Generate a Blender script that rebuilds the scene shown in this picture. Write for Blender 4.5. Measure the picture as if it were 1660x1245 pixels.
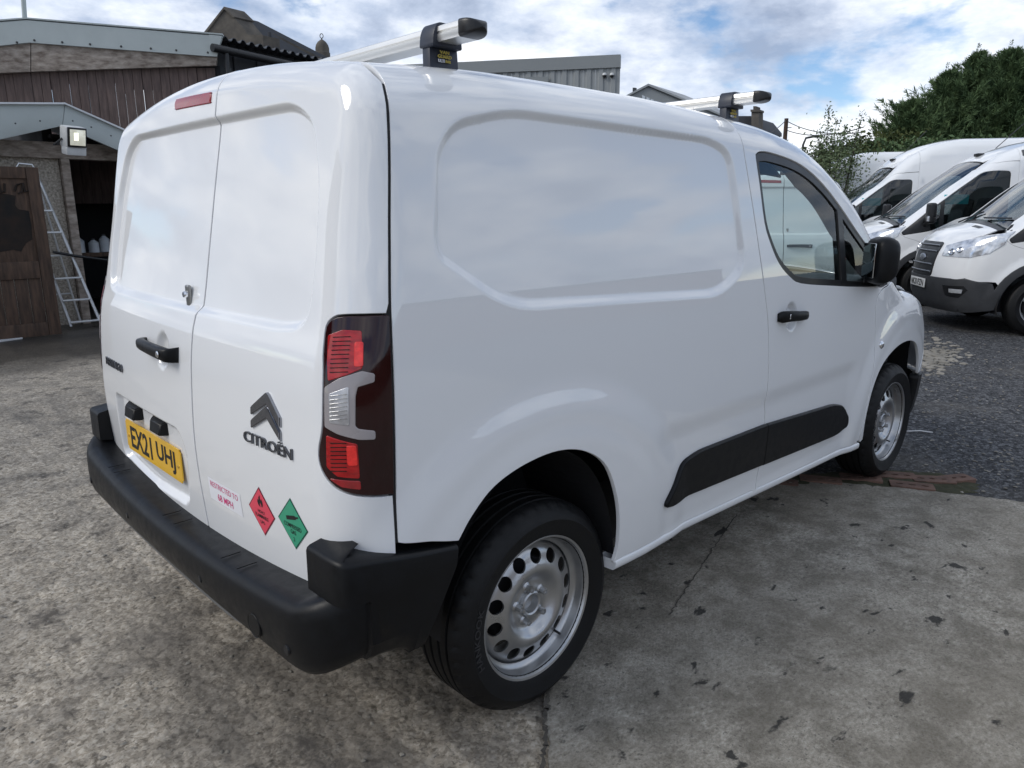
import bpy, bmesh, math, random
import numpy as np
from mathutils import Vector, Matrix
from mathutils.geometry import delaunay_2d_cdt
from math import radians as R, pi, sin, cos
random.seed(7); rng=np.random.default_rng(7)
sc=bpy.context.scene
for o in list(bpy.data.objects): bpy.data.objects.remove(o)
COL=sc.collection
# ---------------------------------------------------------------- camera
CAM=np.array([-1.41545,-2.23609,1.45787]); RT=np.array([.72010,-.69386,-.00428]); UP=np.array([.16166,.16177,.97350]); FW=np.array([.67477,.70171,-.22866]); FPX=1193.56
cd=bpy.data.cameras.new('camera'); co=bpy.data.objects.new('camera',cd); COL.objects.link(co); sc.camera=co
cd.sensor_fit='HORIZONTAL'; cd.sensor_width=36; cd.lens=FPX/1660*36; cd.clip_start=.05; cd.clip_end=2000
co.matrix_world=Matrix(((RT[0],UP[0],-FW[0],CAM[0]),(RT[1],UP[1],-FW[1],CAM[1]),(RT[2],UP[2],-FW[2],CAM[2]),(0,0,0,1)))
def ray(u,v): return FW+RT*(u-830)/FPX-UP*(v-622.5)/FPX
def at(u,v,d): return CAM+d*ray(u,v)                      # a point of the place at depth d
def onp(u,v,p0,n):                                         # a point of the place on a plane
    d=ray(u,v); p0=np.array(p0,float); n=np.array(n,float); return CAM+d*(((p0-CAM)@n)/(d@n))
def ong(u,v,z=0): return onp(u,v,(0,0,z),(0,0,1))
# ---------------------------------------------------------------- world, sun, exposure
SUN=np.array([-.70,.34,.62]); SUN/=np.linalg.norm(SUN)
w=bpy.data.worlds.new('World'); sc.world=w; w.use_nodes=True; nt=w.node_tree; nt.nodes.clear(); N_=nt.nodes.new; L_=nt.links.new
out=N_('ShaderNodeOutputWorld'); bg=N_('ShaderNodeBackground'); bg.inputs[1].default_value=.1; L_(bg.outputs[0],out.inputs[0])
sky=N_('ShaderNodeTexSky'); sky.sky_type='NISHITA'; sky.sun_disc=False; sky.sun_elevation=math.asin(SUN[2]); sky.sun_rotation=math.atan2(SUN[0],SUN[1]); sky.air_density=1.0; sky.dust_density=0.0; sky.ozone_density=4.0; sky.altitude=800
tc=N_('ShaderNodeTexCoord'); sp=N_('ShaderNodeSeparateXYZ'); L_(tc.outputs['Generated'],sp.inputs[0])
def wm(op,a,b=None,c=None):
    n=N_('ShaderNodeMath'); n.operation=op
    for i,v in enumerate((a,b,c)):
        if v is None: continue
        if isinstance(v,(int,float)): n.inputs[i].default_value=v
        else: L_(v,n.inputs[i])
    return n.outputs[0]
cb=N_('ShaderNodeCombineXYZ'); L_(sp.outputs[0],cb.inputs[0]); L_(sp.outputs[1],cb.inputs[1]); L_(wm('MULTIPLY',sp.outputs[2],2.3),cb.inputs[2])
def wnoise(scale,detail,rough,dist,off):
    m=N_('ShaderNodeMapping'); m.inputs['Location'].default_value=off; L_(cb.outputs[0],m.inputs[0])
    n=N_('ShaderNodeTexNoise'); n.inputs['Scale'].default_value=scale; n.inputs['Detail'].default_value=detail; n.inputs['Roughness'].default_value=rough; n.inputs['Distortion'].default_value=dist
    L_(m.outputs[0],n.inputs['Vector']); return n.outputs[0]
def wramp(v,stops):
    r=N_('ShaderNodeValToRGB'); L_(v,r.inputs[0]); e=r.color_ramp.elements
    while len(e)>1: e.remove(e[-1])
    e[0].position=stops[0][0]; e[0].color=(*stops[0][1],1)
    for p_,c_ in stops[1:]:
        q=e.new(p_); q.color=(*c_,1)
    return r.outputs[0]
n1=wnoise(3.1,10,.56,.15,(1.7,4.2,.3)); n2=wnoise(5.2,9,.6,.1,(5.1,.4,2)); n3=wnoise(1.5,3,.5,0,(2.2,7.9,5))
mask=wramp(n1,[(.395,(0,0,0)),(.455,(.8,.8,.8)),(.53,(1,1,1))])
shade=wm('ADD',wm('MULTIPLY',n2,.55),wm('ADD',wm('MULTIPLY',n3,.30),wm('MULTIPLY',n1,.18)))
ccol=wramp(shade,[(.43,(2.8,3.4,4.6)),(.49,(4.2,4.85,6.1)),(.545,(6.4,6.9,7.8)),(.61,(9.0,9.2,9.5))])
mx=N_('ShaderNodeMix'); mx.data_type='RGBA'; L_(mask,mx.inputs[0]); L_(sky.outputs[0],mx.inputs[6]); L_(ccol,mx.inputs[7]); L_(mx.outputs[2],bg.inputs[0])
sd=bpy.data.lights.new('sun','SUN'); sd.energy=1.2; sd.angle=R(28); sd.color=(1,.955,.89); so=bpy.data.objects.new('sun',sd); COL.objects.link(so)
so.rotation_euler=Vector(SUN).to_track_quat('Z','Y').to_euler(); so.location=(-20,10,25)
sc.view_settings.view_transform='Standard'; sc.view_settings.look='None'; sc.view_settings.gamma=1; sc.view_settings.exposure=0.46; sc.view_settings.use_curve_mapping=False
sc.cycles.max_bounces=8; sc.cycles.transparent_max_bounces=12
# ---------------------------------------------------------------- materials
MAT={}
def M(name,col,rough=.5,metal=0.,coat=0.,var=.08,scale=6.,bump=0.,bscale=120.,spec=.5,trans=0.,ior=1.45,col2=None,detail=6,stretch=(1,1,1),emit=None,alpha=1.,coord='Object',rvar=.08,crough=.04,cior=1.5):
    if name in MAT: return MAT[name]
    m=bpy.data.materials.new(name); m.use_nodes=True; t=m.node_tree; b=t.nodes['Principled BSDF']; nn=t.nodes.new; ll=t.links.new
    tcn=nn('ShaderNodeTexCoord'); mp=nn('ShaderNodeMapping'); mp.inputs['Scale'].default_value=stretch; ll(tcn.outputs[coord],mp.inputs[0])
    ns=nn('ShaderNodeTexNoise'); ns.inputs['Scale'].default_value=scale; ns.inputs['Detail'].default_value=detail; ns.inputs['Roughness'].default_value=.6; ll(mp.outputs[0],ns.inputs['Vector'])
    rp=nn('ShaderNodeValToRGB'); ll(ns.outputs[0],rp.inputs[0]); e=rp.color_ramp.elements
    a=np.array(col); c2=np.array(col2) if col2 is not None else a*(1+var)
    a=a if col2 is not None else a*(1-var)
    e[0].position=.3; e[0].color=(*a,1); e[1].position=.7; e[1].color=(*np.minimum(c2,1),1)
    ll(rp.outputs[0],b.inputs['Base Color'])
    rr=nn('ShaderNodeMapRange'); ll(ns.outputs[0],rr.inputs[0]); rr.inputs[1].default_value=.3; rr.inputs[2].default_value=.7; rr.inputs[3].default_value=max(0,rough-rvar); rr.inputs[4].default_value=min(1,rough+rvar); ll(rr.outputs[0],b.inputs['Roughness'])
    b.inputs['Metallic'].default_value=metal; b.inputs['Coat Weight'].default_value=coat; b.inputs['Coat Roughness'].default_value=crough; b.inputs['Coat IOR'].default_value=cior; b.inputs['Specular IOR Level'].default_value=spec
    b.inputs['Transmission Weight'].default_value=trans; b.inputs['IOR'].default_value=ior; b.inputs['Alpha'].default_value=alpha
    if emit: b.inputs['Emission Color'].default_value=(*emit[0],1); b.inputs['Emission Strength'].default_value=emit[1]
    if bump:
        n4=nn('ShaderNodeTexNoise'); n4.inputs['Scale'].default_value=bscale; n4.inputs['Detail'].default_value=5; ll(mp.outputs[0],n4.inputs['Vector'])
        bp=nn('ShaderNodeBump'); bp.inputs['Strength'].default_value=bump; bp.inputs['Distance'].default_value=.01; ll(n4.outputs[0],bp.inputs['Height']); ll(bp.outputs[0],b.inputs['Normal'])
    MAT[name]=m; return m
def glass(name,tint,f0=.05):
    if name in MAT: return MAT[name]
    m=bpy.data.materials.new(name); m.use_nodes=True; t=m.node_tree; t.nodes.clear(); nn=t.nodes.new; ll=t.links.new
    o=nn('ShaderNodeOutputMaterial'); mxs=nn('ShaderNodeMixShader'); tr=nn('ShaderNodeBsdfTransparent'); gl=nn('ShaderNodeBsdfGlossy'); lw=nn('ShaderNodeLayerWeight'); lw.inputs[0].default_value=.5
    pw=nn('ShaderNodeMath'); pw.operation='POWER'; ll(lw.outputs['Facing'],pw.inputs[0]); pw.inputs[1].default_value=5; ma=nn('ShaderNodeMath'); ma.operation='MULTIPLY_ADD'; ll(pw.outputs[0],ma.inputs[0]); ma.inputs[1].default_value=1-f0; ma.inputs[2].default_value=f0
    tn=nn('ShaderNodeTexNoise'); tn.inputs['Scale'].default_value=3; rp=nn('ShaderNodeValToRGB'); ll(tn.outputs[0],rp.inputs[0]); rp.color_ramp.elements[0].color=(*[c*.96 for c in tint],1); rp.color_ramp.elements[1].color=(*tint,1); ll(rp.outputs[0],tr.inputs[0])
    gl.inputs['Roughness'].default_value=.01
    ll(ma.outputs[0],mxs.inputs[0]); ll(tr.outputs[0],mxs.inputs[1]); ll(gl.outputs[0],mxs.inputs[2]); ll(mxs.outputs[0],o.inputs[0]); MAT[name]=m; return m
WHITE=M('white_paint',(.765,.775,.785),.55,coat=1,var=.006,scale=1.2,crough=.006,rvar=.0,detail=2,cior=1.7,spec=.1)
WHITE2=M('white_van_paint',(.78,.79,.795),.34,coat=.9,var=.02,scale=2,crough=.03,rvar=.0,detail=2)
BLK=M('black_textured_plastic',(.0045,.005,.0062),.42,var=.2,scale=30,bump=.05,bscale=900,spec=.28)
BLK2=M('black_plastic',(.012,.0125,.014),.35,var=.15,scale=12)
DGREY=M('dark_grey_plastic',(.045,.047,.05),.5,var=.12,scale=15,bump=.05,bscale=700)
RUB=M('tyre_rubber',(.0048,.005,.0056),.55,var=.3,scale=14,bump=.1,bscale=300,spec=.35)
STEEL=M('silver_wheel_paint',(.45,.455,.46),.33,metal=.88,var=.10,scale=9,coat=.25,bump=.02,bscale=60)
ALU=M('anodised_aluminium',(.78,.77,.74),.34,metal=.85,var=.06,scale=20,stretch=(1,.1,1))
CHR=M('chrome',(.75,.76,.78),.08,metal=1,var=.03)
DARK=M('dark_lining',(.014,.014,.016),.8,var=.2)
SEAL=M('rubber_seal',(.010,.010,.011),.7,var=.1)
GLASS=glass('side_glass',(.80,.88,.86)); GLASSD=glass('dark_glass',(.34,.40,.40),.08); CLEAR=glass('clear_lens',(.93,.95,.96))
# ---------------------------------------------------------------- mesh helpers
def link(name,me,mat=None,parent=None,smooth=False):
    o=bpy.data.objects.new(name,me); COL.objects.link(o)
    if mat is not None and not me.materials: me.materials.append(mat)
    if parent is not None: o.parent=parent
    if smooth: me.shade_smooth()
    return o
def mk(name,verts,faces,mat,parent=None,smooth=False):
    me=bpy.data.meshes.new(name); me.from_pydata([tuple(map(float,v)) for v in verts],[],[tuple(map(int,f)) for f in faces]); me.update()
    return link(name,me,mat,parent,smooth)
def bm_out(name,bm,mat,parent=None,smooth=None):
    bmesh.ops.recalc_face_normals(bm,faces=bm.faces)
    me=bpy.data.meshes.new(name); bm.to_mesh(me); bm.free(); o=link(name,me,mat,parent)
    if smooth is not None:
        me.shade_smooth(); me.set_sharp_from_angle(angle=R(smooth))
    return o
def tag(o,label=None,cat=None,group=None,kind=None):
    if label: o['label']=label
    if cat: o['category']=cat
    if group: o['group']=group
    if kind: o['kind']=kind
    return o
def thing(name,label,cat,loc=(0,0,0),rz=0,group=None):
    o=bpy.data.objects.new(name,None); COL.objects.link(o); o.empty_display_size=.2; o.location=loc; o.rotation_euler=(0,0,rz); return tag(o,label,cat,group,'thing')
def box(name,c,s,mat,parent=None,bev=.004,rot=None,taper=None,seg=2):
    bm=bmesh.new(); bmesh.ops.create_cube(bm,size=1)
    for v in bm.verts:
        k=1
        if taper and v.co.z>0: v.co.x*=taper[0]; v.co.y*=taper[1]
        v.co=Vector((v.co.x*s[0],v.co.y*s[1],v.co.z*s[2]))
    if bev: bmesh.ops.bevel(bm,geom=bm.edges[:],offset=min(bev,min(s)*.45),segments=seg,affect='EDGES',profile=.6)
    mt=Matrix.Translation(Vector(c)); 
    if rot is not None: mt=mt@rot.to_4x4()
    bm.transform(mt); return bm_out(name,bm,mat,parent,40)
def basis(x,z):
    x=Vector(x).normalized(); z=Vector(z); y=z.cross(x).normalized(); z=x.cross(y); return Matrix((x,y,z)).transposed()
def tube(name,pts,r,mat,parent=None,seg=10,cap=True):
    P=[Vector(p) for p in pts]; n=len(P); rr=r if hasattr(r,'__len__') else [r]*n; vs=[];fs=[]
    nrm=None
    for i in range(n):
        t=((P[min(i+1,n-1)]-P[max(i-1,0)])).normalized()
        if nrm is None: nrm=t.orthogonal().normalized()
        nrm=(nrm-t*nrm.dot(t)).normalized(); b=t.cross(nrm)
        for k in range(seg):
            a=2*pi*k/seg; vs.append(P[i]+(nrm*cos(a)+b*sin(a))*rr[i])
    for i in range(n-1):
        for k in range(seg): fs.append((i*seg+k,i*seg+(k+1)%seg,(i+1)*seg+(k+1)%seg,(i+1)*seg+k))
    if cap: fs+= [tuple(range(seg))[::-1],tuple((n-1)*seg+k for k in range(seg))]
    o=mk(name,vs,fs,mat,parent); o.data.shade_smooth(); o.data.set_sharp_from_angle(angle=R(50)); return o
def lathe(name,prof,mat,parent=None,n=64,axis='Y',mod=None,mtx=None,smooth=35):
    """prof: (radius, height along axis)"""
    vs=[];fs=[]; m=len(prof)
    for k in range(n):
        a=2*pi*k/n
        for j,(r,h) in enumerate(prof):
            q=r if mod is None else r+mod(k,j)
            if axis=='Y': vs.append((q*cos(a),h,q*sin(a)))
            else: vs.append((q*cos(a),q*sin(a),h))
    for k in range(n):
        for j in range(m-1):
            a=k*m+j; b=((k+1)%n)*m+j; fs.append((a,b,b+1,a+1))
    me=bpy.data.meshes.new(name); me.from_pydata(vs,[],fs)
    bm=bmesh.new(); bm.from_mesh(me); bmesh.ops.remove_doubles(bm,verts=bm.verts,dist=1e-5)
    bpy.data.meshes.remove(me)
    if mtx is not None: bm.transform(mtx)
    return bm_out(name,bm,mat,parent,smooth)
def prism(name,poly,depth,mat,parent=None,bev=0.,smooth=35):
    """poly: 3-D outline, depth: vector"""
    bm=bmesh.new(); vs=[bm.verts.new(tuple(map(float,p))) for p in poly]; f=bm.faces.new(vs)
    r=bmesh.ops.extrude_face_region(bm,geom=[f]); d=Vector(tuple(map(float,depth)))
    for g in r['geom']:
        if isinstance(g,bmesh.types.BMVert): g.co+=d
    if bev: bmesh.ops.bevel(bm,geom=bm.edges[:],offset=bev,segments=2,affect='EDGES',profile=.6)
    bmesh.ops.triangulate(bm,faces=[f for f in bm.faces if len(f.verts)>4])
    return bm_out(name,bm,mat,parent,smooth)
def copy_tree(o,parent=None):
    c=o.copy(); COL.objects.link(c); c.parent=parent
    for ch in list(o.children): copy_tree(ch,c)
    return c
def text_mesh(txt,extr=0.,bold=0.,res=3):
    cu=bpy.data.curves.new('t','FONT'); cu.body=txt; cu.extrude=extr; cu.offset=bold; cu.resolution_u=res
    ob=bpy.data.objects.new('t',cu); COL.objects.link(ob); bpy.context.view_layer.update()
    me=bpy.data.meshes.new_from_object(ob.evaluated_get(bpy.context.evaluated_depsgraph_get())); V=np.array([v.co[:] for v in me.vertices]); Fc=[tuple(p.vertices) for p in me.polygons]
    bpy.data.objects.remove(ob); bpy.data.curves.remove(cu); bpy.data.meshes.remove(me)
    V[:,0]-=V[:,0].min(); V[:,1]-=V[:,1].min(); V[:,0]/=V[:,0].max(); V[:,1]/=V[:,1].max(); V[:,0]-=.5; V[:,1]-=.5
    return V,Fc
def flat_text(name,txt,c,xdir,zdir,wd,ht,mat,parent,extr=.0005,bold=0.):
    V,Fc=text_mesh(txt,.5,bold); x=np.array(Vector(xdir).normalized()); z=np.array(Vector(zdir).normalized()); n=np.cross(x,z)
    return mk(name,np.array(c)+V[:,:1]*wd*x+V[:,1:2]*ht*z+V[:,2:3]*2*extr*n,Fc,mat,parent)
class Spl:
    """monotone cubic through points, flat continuation of slope outside"""
    def __init__(s, pts):
        a=np.array(pts,float); s.x=a[:,0]; s.y=a[:,1]; h=np.diff(s.x); d=np.diff(s.y)/h
        m=np.zeros(len(s.x)); m[0]=d[0]; m[-1]=d[-1]
        for i in range(1,len(m)-1):
            if d[i-1]*d[i]>0:
                w1=2*h[i]+h[i-1]; w2=h[i]+2*h[i-1]; m[i]=(w1+w2)/(w1/d[i-1]+w2/d[i])
        s.m=m
    def __call__(s,q):
        q=np.asarray(q,float); qc=np.clip(q,s.x[0],s.x[-1]); i=np.clip(np.searchsorted(s.x,qc)-1,0,len(s.x)-2)
        h=s.x[i+1]-s.x[i]; t=(qc-s.x[i])/h; t2=t*t; t3=t2*t
        v=(2*t3-3*t2+1)*s.y[i]+(t3-2*t2+t)*h*s.m[i]+(-2*t3+3*t2)*s.y[i+1]+(t3-t2)*h*s.m[i+1]
        return v+np.where(q<s.x[0],(q-s.x[0])*s.m[0],0)+np.where(q>s.x[-1],(q-s.x[-1])*s.m[-1],0)
def sst(a,b,x):
    t=np.clip((x-a)/(b-a),0,1); return t*t*(3-2*t)
def rint(a,b,r):
    u=np.maximum(r+a,0); v=np.maximum(r+b,0)
    return np.minimum(-r,np.maximum(a,b))+np.sqrt(u*u+v*v)
def polysd(poly,u,v):
    """signed distance to a polygon (negative inside)"""
    P=np.array(poly,float); n=len(P); d=np.full(u.shape,1e9); ins=np.zeros(u.shape,bool)
    for i in range(n):
        a=P[i]; b=P[(i+1)%n]; e=b-a; wx=u-a[0]; wy=v-a[1]
        t=np.clip((wx*e[0]+wy*e[1])/(e@e),0,1)
        d=np.minimum(d,np.hypot(wx-t*e[0],wy-t*e[1]))
        c=((a[1]>v)!=(b[1]>v))&(u<(b[0]-a[0])*(v-a[1])/(b[1]-a[1]+1e-12)+a[0]); ins^=c
    return np.where(ins,-d,d)
def fillet(poly,r,n=6):
    """round the corners of a closed polygon"""
    P=[np.array(q,float) for q in poly]; N=len(P); out=[]
    rr=r if hasattr(r,'__len__') else [r]*N
    for i in range(N):
        a,b,c=P[i-1],P[i],P[(i+1)%N]; u=a-b; v=c-b; lu=np.linalg.norm(u); lv=np.linalg.norm(v)
        k=min(rr[i],lu*.48,lv*.48)
        if k<1e-5: out.append(b); continue
        p0=b+u/lu*k; p2=b+v/lv*k
        for j in range(n+1):
            t=j/n; out.append((1-t)**2*p0+2*t*(1-t)*b+t*t*p2)
    return np.array(out)
def spline_pts(pts,n=8,closed=False):
    """Catmull-Rom through points"""
    P=np.array(pts,float); N=len(P); out=[]
    for i in range(N if closed else N-1):
        if closed: a,b,c,d=P[i-1],P[i],P[(i+1)%N],P[(i+2)%N]
        else: b,c=P[i],P[i+1]; a=P[i-1] if i else 2*b-c; d=P[i+2] if i+2<N else 2*c-b
        for j in range(n):
            t=j/n; out.append(.5*((2*b)+(c-a)*t+(2*a-5*b+4*c-d)*t*t+(3*b-a-3*c+d)*t**3))
    if not closed: out.append(P[-1])
    return np.array(out)
class SDGrid:
    """signed distance to a polygon, read from a table"""
    def __init__(s,poly,pad=.12,st=.004):
        P=np.array(poly); s.lo=P.min(0)-pad; hi=P.max(0)+pad; s.st=st; a=np.arange(s.lo[0],hi[0],st); b=np.arange(s.lo[1],hi[1],st)
        X,Y=np.meshgrid(a,b,indexing='ij'); s.T=polysd(poly,X.ravel(),Y.ravel()).reshape(X.shape)
    def __call__(s,u,v):
        n,m=s.T.shape; x=(u-s.lo[0])/s.st; y=(v-s.lo[1])/s.st; ok=(x>=0)&(y>=0)&(x<n-1.01)&(y<m-1.01)
        x=np.clip(x,0,n-1.01); y=np.clip(y,0,m-1.01); i=x.astype(int); j=y.astype(int); p=x-i; q=y-j; T=s.T
        return np.where(ok,(T[i,j]*(1-p)+T[i+1,j]*p)*(1-q)+(T[i,j+1]*(1-p)+T[i+1,j+1]*p)*q,.12)
class Body:
    def __init__(s,**k): s.__dict__.update(k); s.emb=True
    def W(s,x,z):
        return s.wz(z)-s.wx(x)
    def F(s,P):
        x,y,z=P[:,0],P[:,1],P[:,2]; ay=np.abs(y)
        w=s.W(x,z)
        if s.emb and s.side_emb: w=w+s.side_emb(x,y,z)
        side=ay-w
        zt=s.zt(x)-s.crown(x)*(ay/s.cw)**2
        e=1e-3; sl=(s.zt(x+e)-s.zt(x-e))/(2*e)
        top=(z-zt)/np.sqrt(1+sl*sl)
        xr=s.xr(z)+s.kr*y*y
        if s.emb and s.rear_emb: xr=xr+s.rear_emb(y,z)
        rear=xr-x
        xf=s.xf(z)-s.kf*(ay/s.cw)**2.4
        front=x-xf
        f=rint(side,top,s.r_top(x))
        f=rint(f,rear,s.r_rear(z))
        f=rint(f,front,s.r_front)
        return f
    def solve(s,O,D,t0,t1,n=46):
        a=np.full(len(O),t0,float); b=np.full(len(O),t1,float); em=s.emb; s.emb=False
        for _ in range(11):                                  # coarse bisection on the plain body
            m=.5*(a+b); ins=s.F(O+D*m[:,None])<0
            a=np.where(ins,m,a); b=np.where(ins,b,m)
        s.emb=em; t=.5*(a+b); e=2e-4
        for k in range(7):                                   # Newton along the ray with the pressings
            f=s.F(O+D*t[:,None]); g=(s.F(O+D*(t+e)[:,None])-f)/e
            t=t-np.clip(f/np.maximum(g,.05),-.03,.03)
        return O+D*t[:,None]
    def N(s,P,e=6e-4):
        g=np.zeros_like(P)
        for k in range(3):
            q=P.copy(); q[:,k]+=e; r=P.copy(); r[:,k]-=e; g[:,k]=s.F(q)-s.F(r)
        return g/np.maximum(np.linalg.norm(g,axis=1,keepdims=True),1e-12)
    # frames ---------------------------------------------------------------
    def to3(s,kind,a,b,sgn=-1):
        """points given on the side (x,z), the rear (y,z), the front (y,z) or the top (x,y)"""
        a=np.atleast_1d(np.asarray(a,float)); b=np.atleast_1d(np.asarray(b,float)); n=len(a); Z=np.zeros(n)
        if kind=='s': return s.solve(np.stack([a,Z,b],1),np.tile([0.,sgn,0],(n,1)),0,2)
        if kind=='r': return s.solve(np.stack([Z+s.cx,a,b],1),np.tile([-1.,0,0],(n,1)),0,6)
        if kind=='f': return s.solve(np.stack([Z+s.cx,a,b],1),np.tile([1.,0,0],(n,1)),0,6)
        if kind=='t': return s.solve(np.stack([a,b,Z+s.cz],1),np.tile([0.,0,1],(n,1)),0,3)
    def dom(s,frame,P):
        x,y,z=P[:,0],P[:,1],P[:,2]
        if frame=='side': return np.stack([x,np.arctan2(z-s.cz,np.abs(y))*s.hw],1)
        if frame=='rear':
            w=s.fx-x; return np.stack([y/w,(z-s.cz)/w],1)*s.fr
        if frame=='front':
            w=x-s.bx; return np.stack([y/w,(z-s.cz)/w],1)*s.ff
        if frame=='top': return np.stack([x,y],1)
    def undom(s,frame,q,sgn=-1):
        n=len(q); Z=np.zeros(n); a,b=q[:,0],q[:,1]
        if frame=='side':
            ph=b/s.hw; return s.solve(np.stack([a,Z,Z+s.cz],1),np.stack([Z,sgn*np.cos(ph),np.sin(ph)],1),0,3)
        if frame=='rear':
            return s.solve(np.stack([Z+s.fx,Z,Z+s.cz],1),np.stack([Z-1,a/s.fr,b/s.fr],1),0,6)
        if frame=='front':
            return s.solve(np.stack([Z+s.bx,Z,Z+s.cz],1),np.stack([Z+1,a/s.ff,b/s.ff],1),0,6)
        if frame=='top': return s.solve(np.stack([a,b,Z+s.cz],1),np.tile([0.,0,1],(n,1)),0,3)
# ---------------------------------------------------------------- body panels cut from one smooth body surface
def resample(P,step):
    out=[]; n=len(P)
    for i in range(n):
        a=P[i]; b=P[(i+1)%n]; k=max(1,int(math.ceil(np.linalg.norm(b-a)/step)))
        for j in range(k): out.append(a+(b-a)*j/k)
    return np.array(out)
def area2(P): return .5*np.sum(P[:,0]*np.roll(P[:,1],-1)-np.roll(P[:,0],-1)*P[:,1])
def inset(P,g):
    if area2(P)<0: P=P[::-1]
    a=P-np.roll(P,1,0); b=np.roll(P,-1,0)-P
    na=np.stack([-a[:,1],a[:,0]],1); nb=np.stack([-b[:,1],b[:,0]],1)
    na/=np.maximum(np.linalg.norm(na,axis=1,keepdims=True),1e-9); nb/=np.maximum(np.linalg.norm(nb,axis=1,keepdims=True),1e-9)
    n=na+nb; n/=np.maximum((n*na).sum(1,keepdims=True),.5)
    return P+n*g
def dedup(P,e=1e-4):
    out=[P[0]]
    for q in P[1:]:
        if np.linalg.norm(q-out[-1])>e: out.append(q)
    if np.linalg.norm(out[0]-out[-1])<e: out.pop()
    return np.array(out)
def near_poly(L,G,step):
    """signed distance, exact only near the outline"""
    T=SDGrid(L,pad=step*2,st=max(step*.5,.002)) if len(L)*len(G)>2e5 else None
    return polysd(L,G[:,0],G[:,1]) if T is None else T(G[:,0],G[:,1])
def tri2d(loops,step,extra=None,fine=None):
    """triangulate loops[0] minus loops[1:], grid points inside"""
    lo=np.min(loops[0],0); hi=np.max(loops[0],0)
    gx=np.arange(lo[0]+step*.5,hi[0],step); gy=np.arange(lo[1]+step*.5,hi[1],step*.866)
    X,Y=np.meshgrid(gx,gy); X=X+(np.arange(len(gy))%2)[:,None]*step*.5; G=np.stack([X.ravel(),Y.ravel()],1)
    d=near_poly(loops[0],G,step)
    for h in loops[1:]: d=np.maximum(d,-near_poly(h,G,step))
    G=G[d<-step*.5]
    if extra is not None and len(extra):
        de=polysd(loops[0],extra[:,0],extra[:,1])
        for h in loops[1:]: de=np.maximum(de,-near_poly(h,extra,step))
        extra=extra[de<-.004]; G=np.concatenate([G,extra])
    V=np.concatenate(list(loops)+[G]); E=[]; o=0
    for L in loops:
        n=len(L); E+=[(o+i,o+(i+1)%n) for i in range(n)]; o+=n
    r=delaunay_2d_cdt([Vector((float(a),float(b))) for a,b in V],E,[],0,1e-7)
    VV=np.array([v[:] for v in r[0]]); T=np.array([f for f in r[2] if len(f)==3])
    c=VV[T].mean(1); keep=polysd(loops[0],c[:,0],c[:,1])<0
    for h in loops[1:]: keep&=polysd(h,c[:,0],c[:,1])>0
    return VV,T[keep]
def panel(name,B,frame,out3,mat,parent,holes=(),step=.03,gap=.0042,off=0.,flange=.014,sgn=-1,bev=.0015,mir=False,extra=None):
    """one pressed panel: outline(s) given as 3-D points near the body, surface from B, folded edge all round"""
    loops=[]
    for i,P in enumerate([out3]+list(holes)):
        P=np.array(P,float)
        q=dedup(B.dom(frame,P)); q=resample(q,step*.8 if i==0 else step*.6)
        if area2(q)<0: q=q[::-1]
        q=inset(q,gap if i==0 else -gap); loops.append(q)
    V2,T=tri2d(loops,step,None if extra is None else B.dom(frame,extra))
    P=B.undom(frame,V2,sgn); Nn=B.N(P)
    # boundary edges
    cnt={}
    for t in T:
        for a,b in ((t[0],t[1]),(t[1],t[2]),(t[2],t[0])): cnt[(a,b)]=1
    bd=[(a,b) for (a,b) in cnt if (b,a) not in cnt]
    # orientation
    t=T[len(T)//2]; fn=np.cross(P[T[:,1]]-P[T[:,0]],P[T[:,2]]-P[T[:,0]]); flip=np.sum(fn*Nn[T[:,0]])<0
    P=P+Nn*off
    nv=len(P); verts=[P]; norms=[Nn]; faces=[tuple(t[::-1]) if flip else tuple(t) for t in T]
    if flange:
        bv=sorted({a for e in bd for a in e}); idx={v:i for i,v in enumerate(bv)}
        outd=np.zeros((len(bv),3))
        for a,b in bd:
            e=P[b]-P[a]; q=np.cross(e,Nn[a]); q=q if not flip else -q
            l=np.linalg.norm(q); 
            if l>1e-9: outd[idx[a]]+=q/l; outd[idx[b]]+=q/l
        outd/=np.maximum(np.linalg.norm(outd,axis=1,keepdims=True),1e-9)
        Pb=P[bv]; Nb=Nn[bv]
        r1=Pb+outd*bev-Nb*bev; r2=Pb+outd*bev-Nb*flange
        verts+=[r1,r2]; norms+=[outd*.9+Nb*.3,outd]
        k=len(bv)
        for a,b in bd:
            ia,ib=idx[a],idx[b]
            for q in ((b,a,nv+ia,nv+ib),(nv+ib,nv+ia,nv+k+ia,nv+k+ib)):
                faces.append(q if not flip else q[::-1])
    V=np.concatenate(verts); Nm=np.concatenate(norms); Nm/=np.maximum(np.linalg.norm(Nm,axis=1,keepdims=True),1e-9)
    if mir: V=V*[1,-1,1]; Nm=Nm*[1,-1,1]; faces=[f[::-1] for f in faces]
    me=bpy.data.meshes.new(name); me.from_pydata(V.tolist(),[],[tuple(map(int,f)) for f in faces]); me.update(); me.shade_smooth()
    me.normals_split_custom_set_from_vertices(Nm.tolist())
    return link(name,me,mat,parent)
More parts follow.
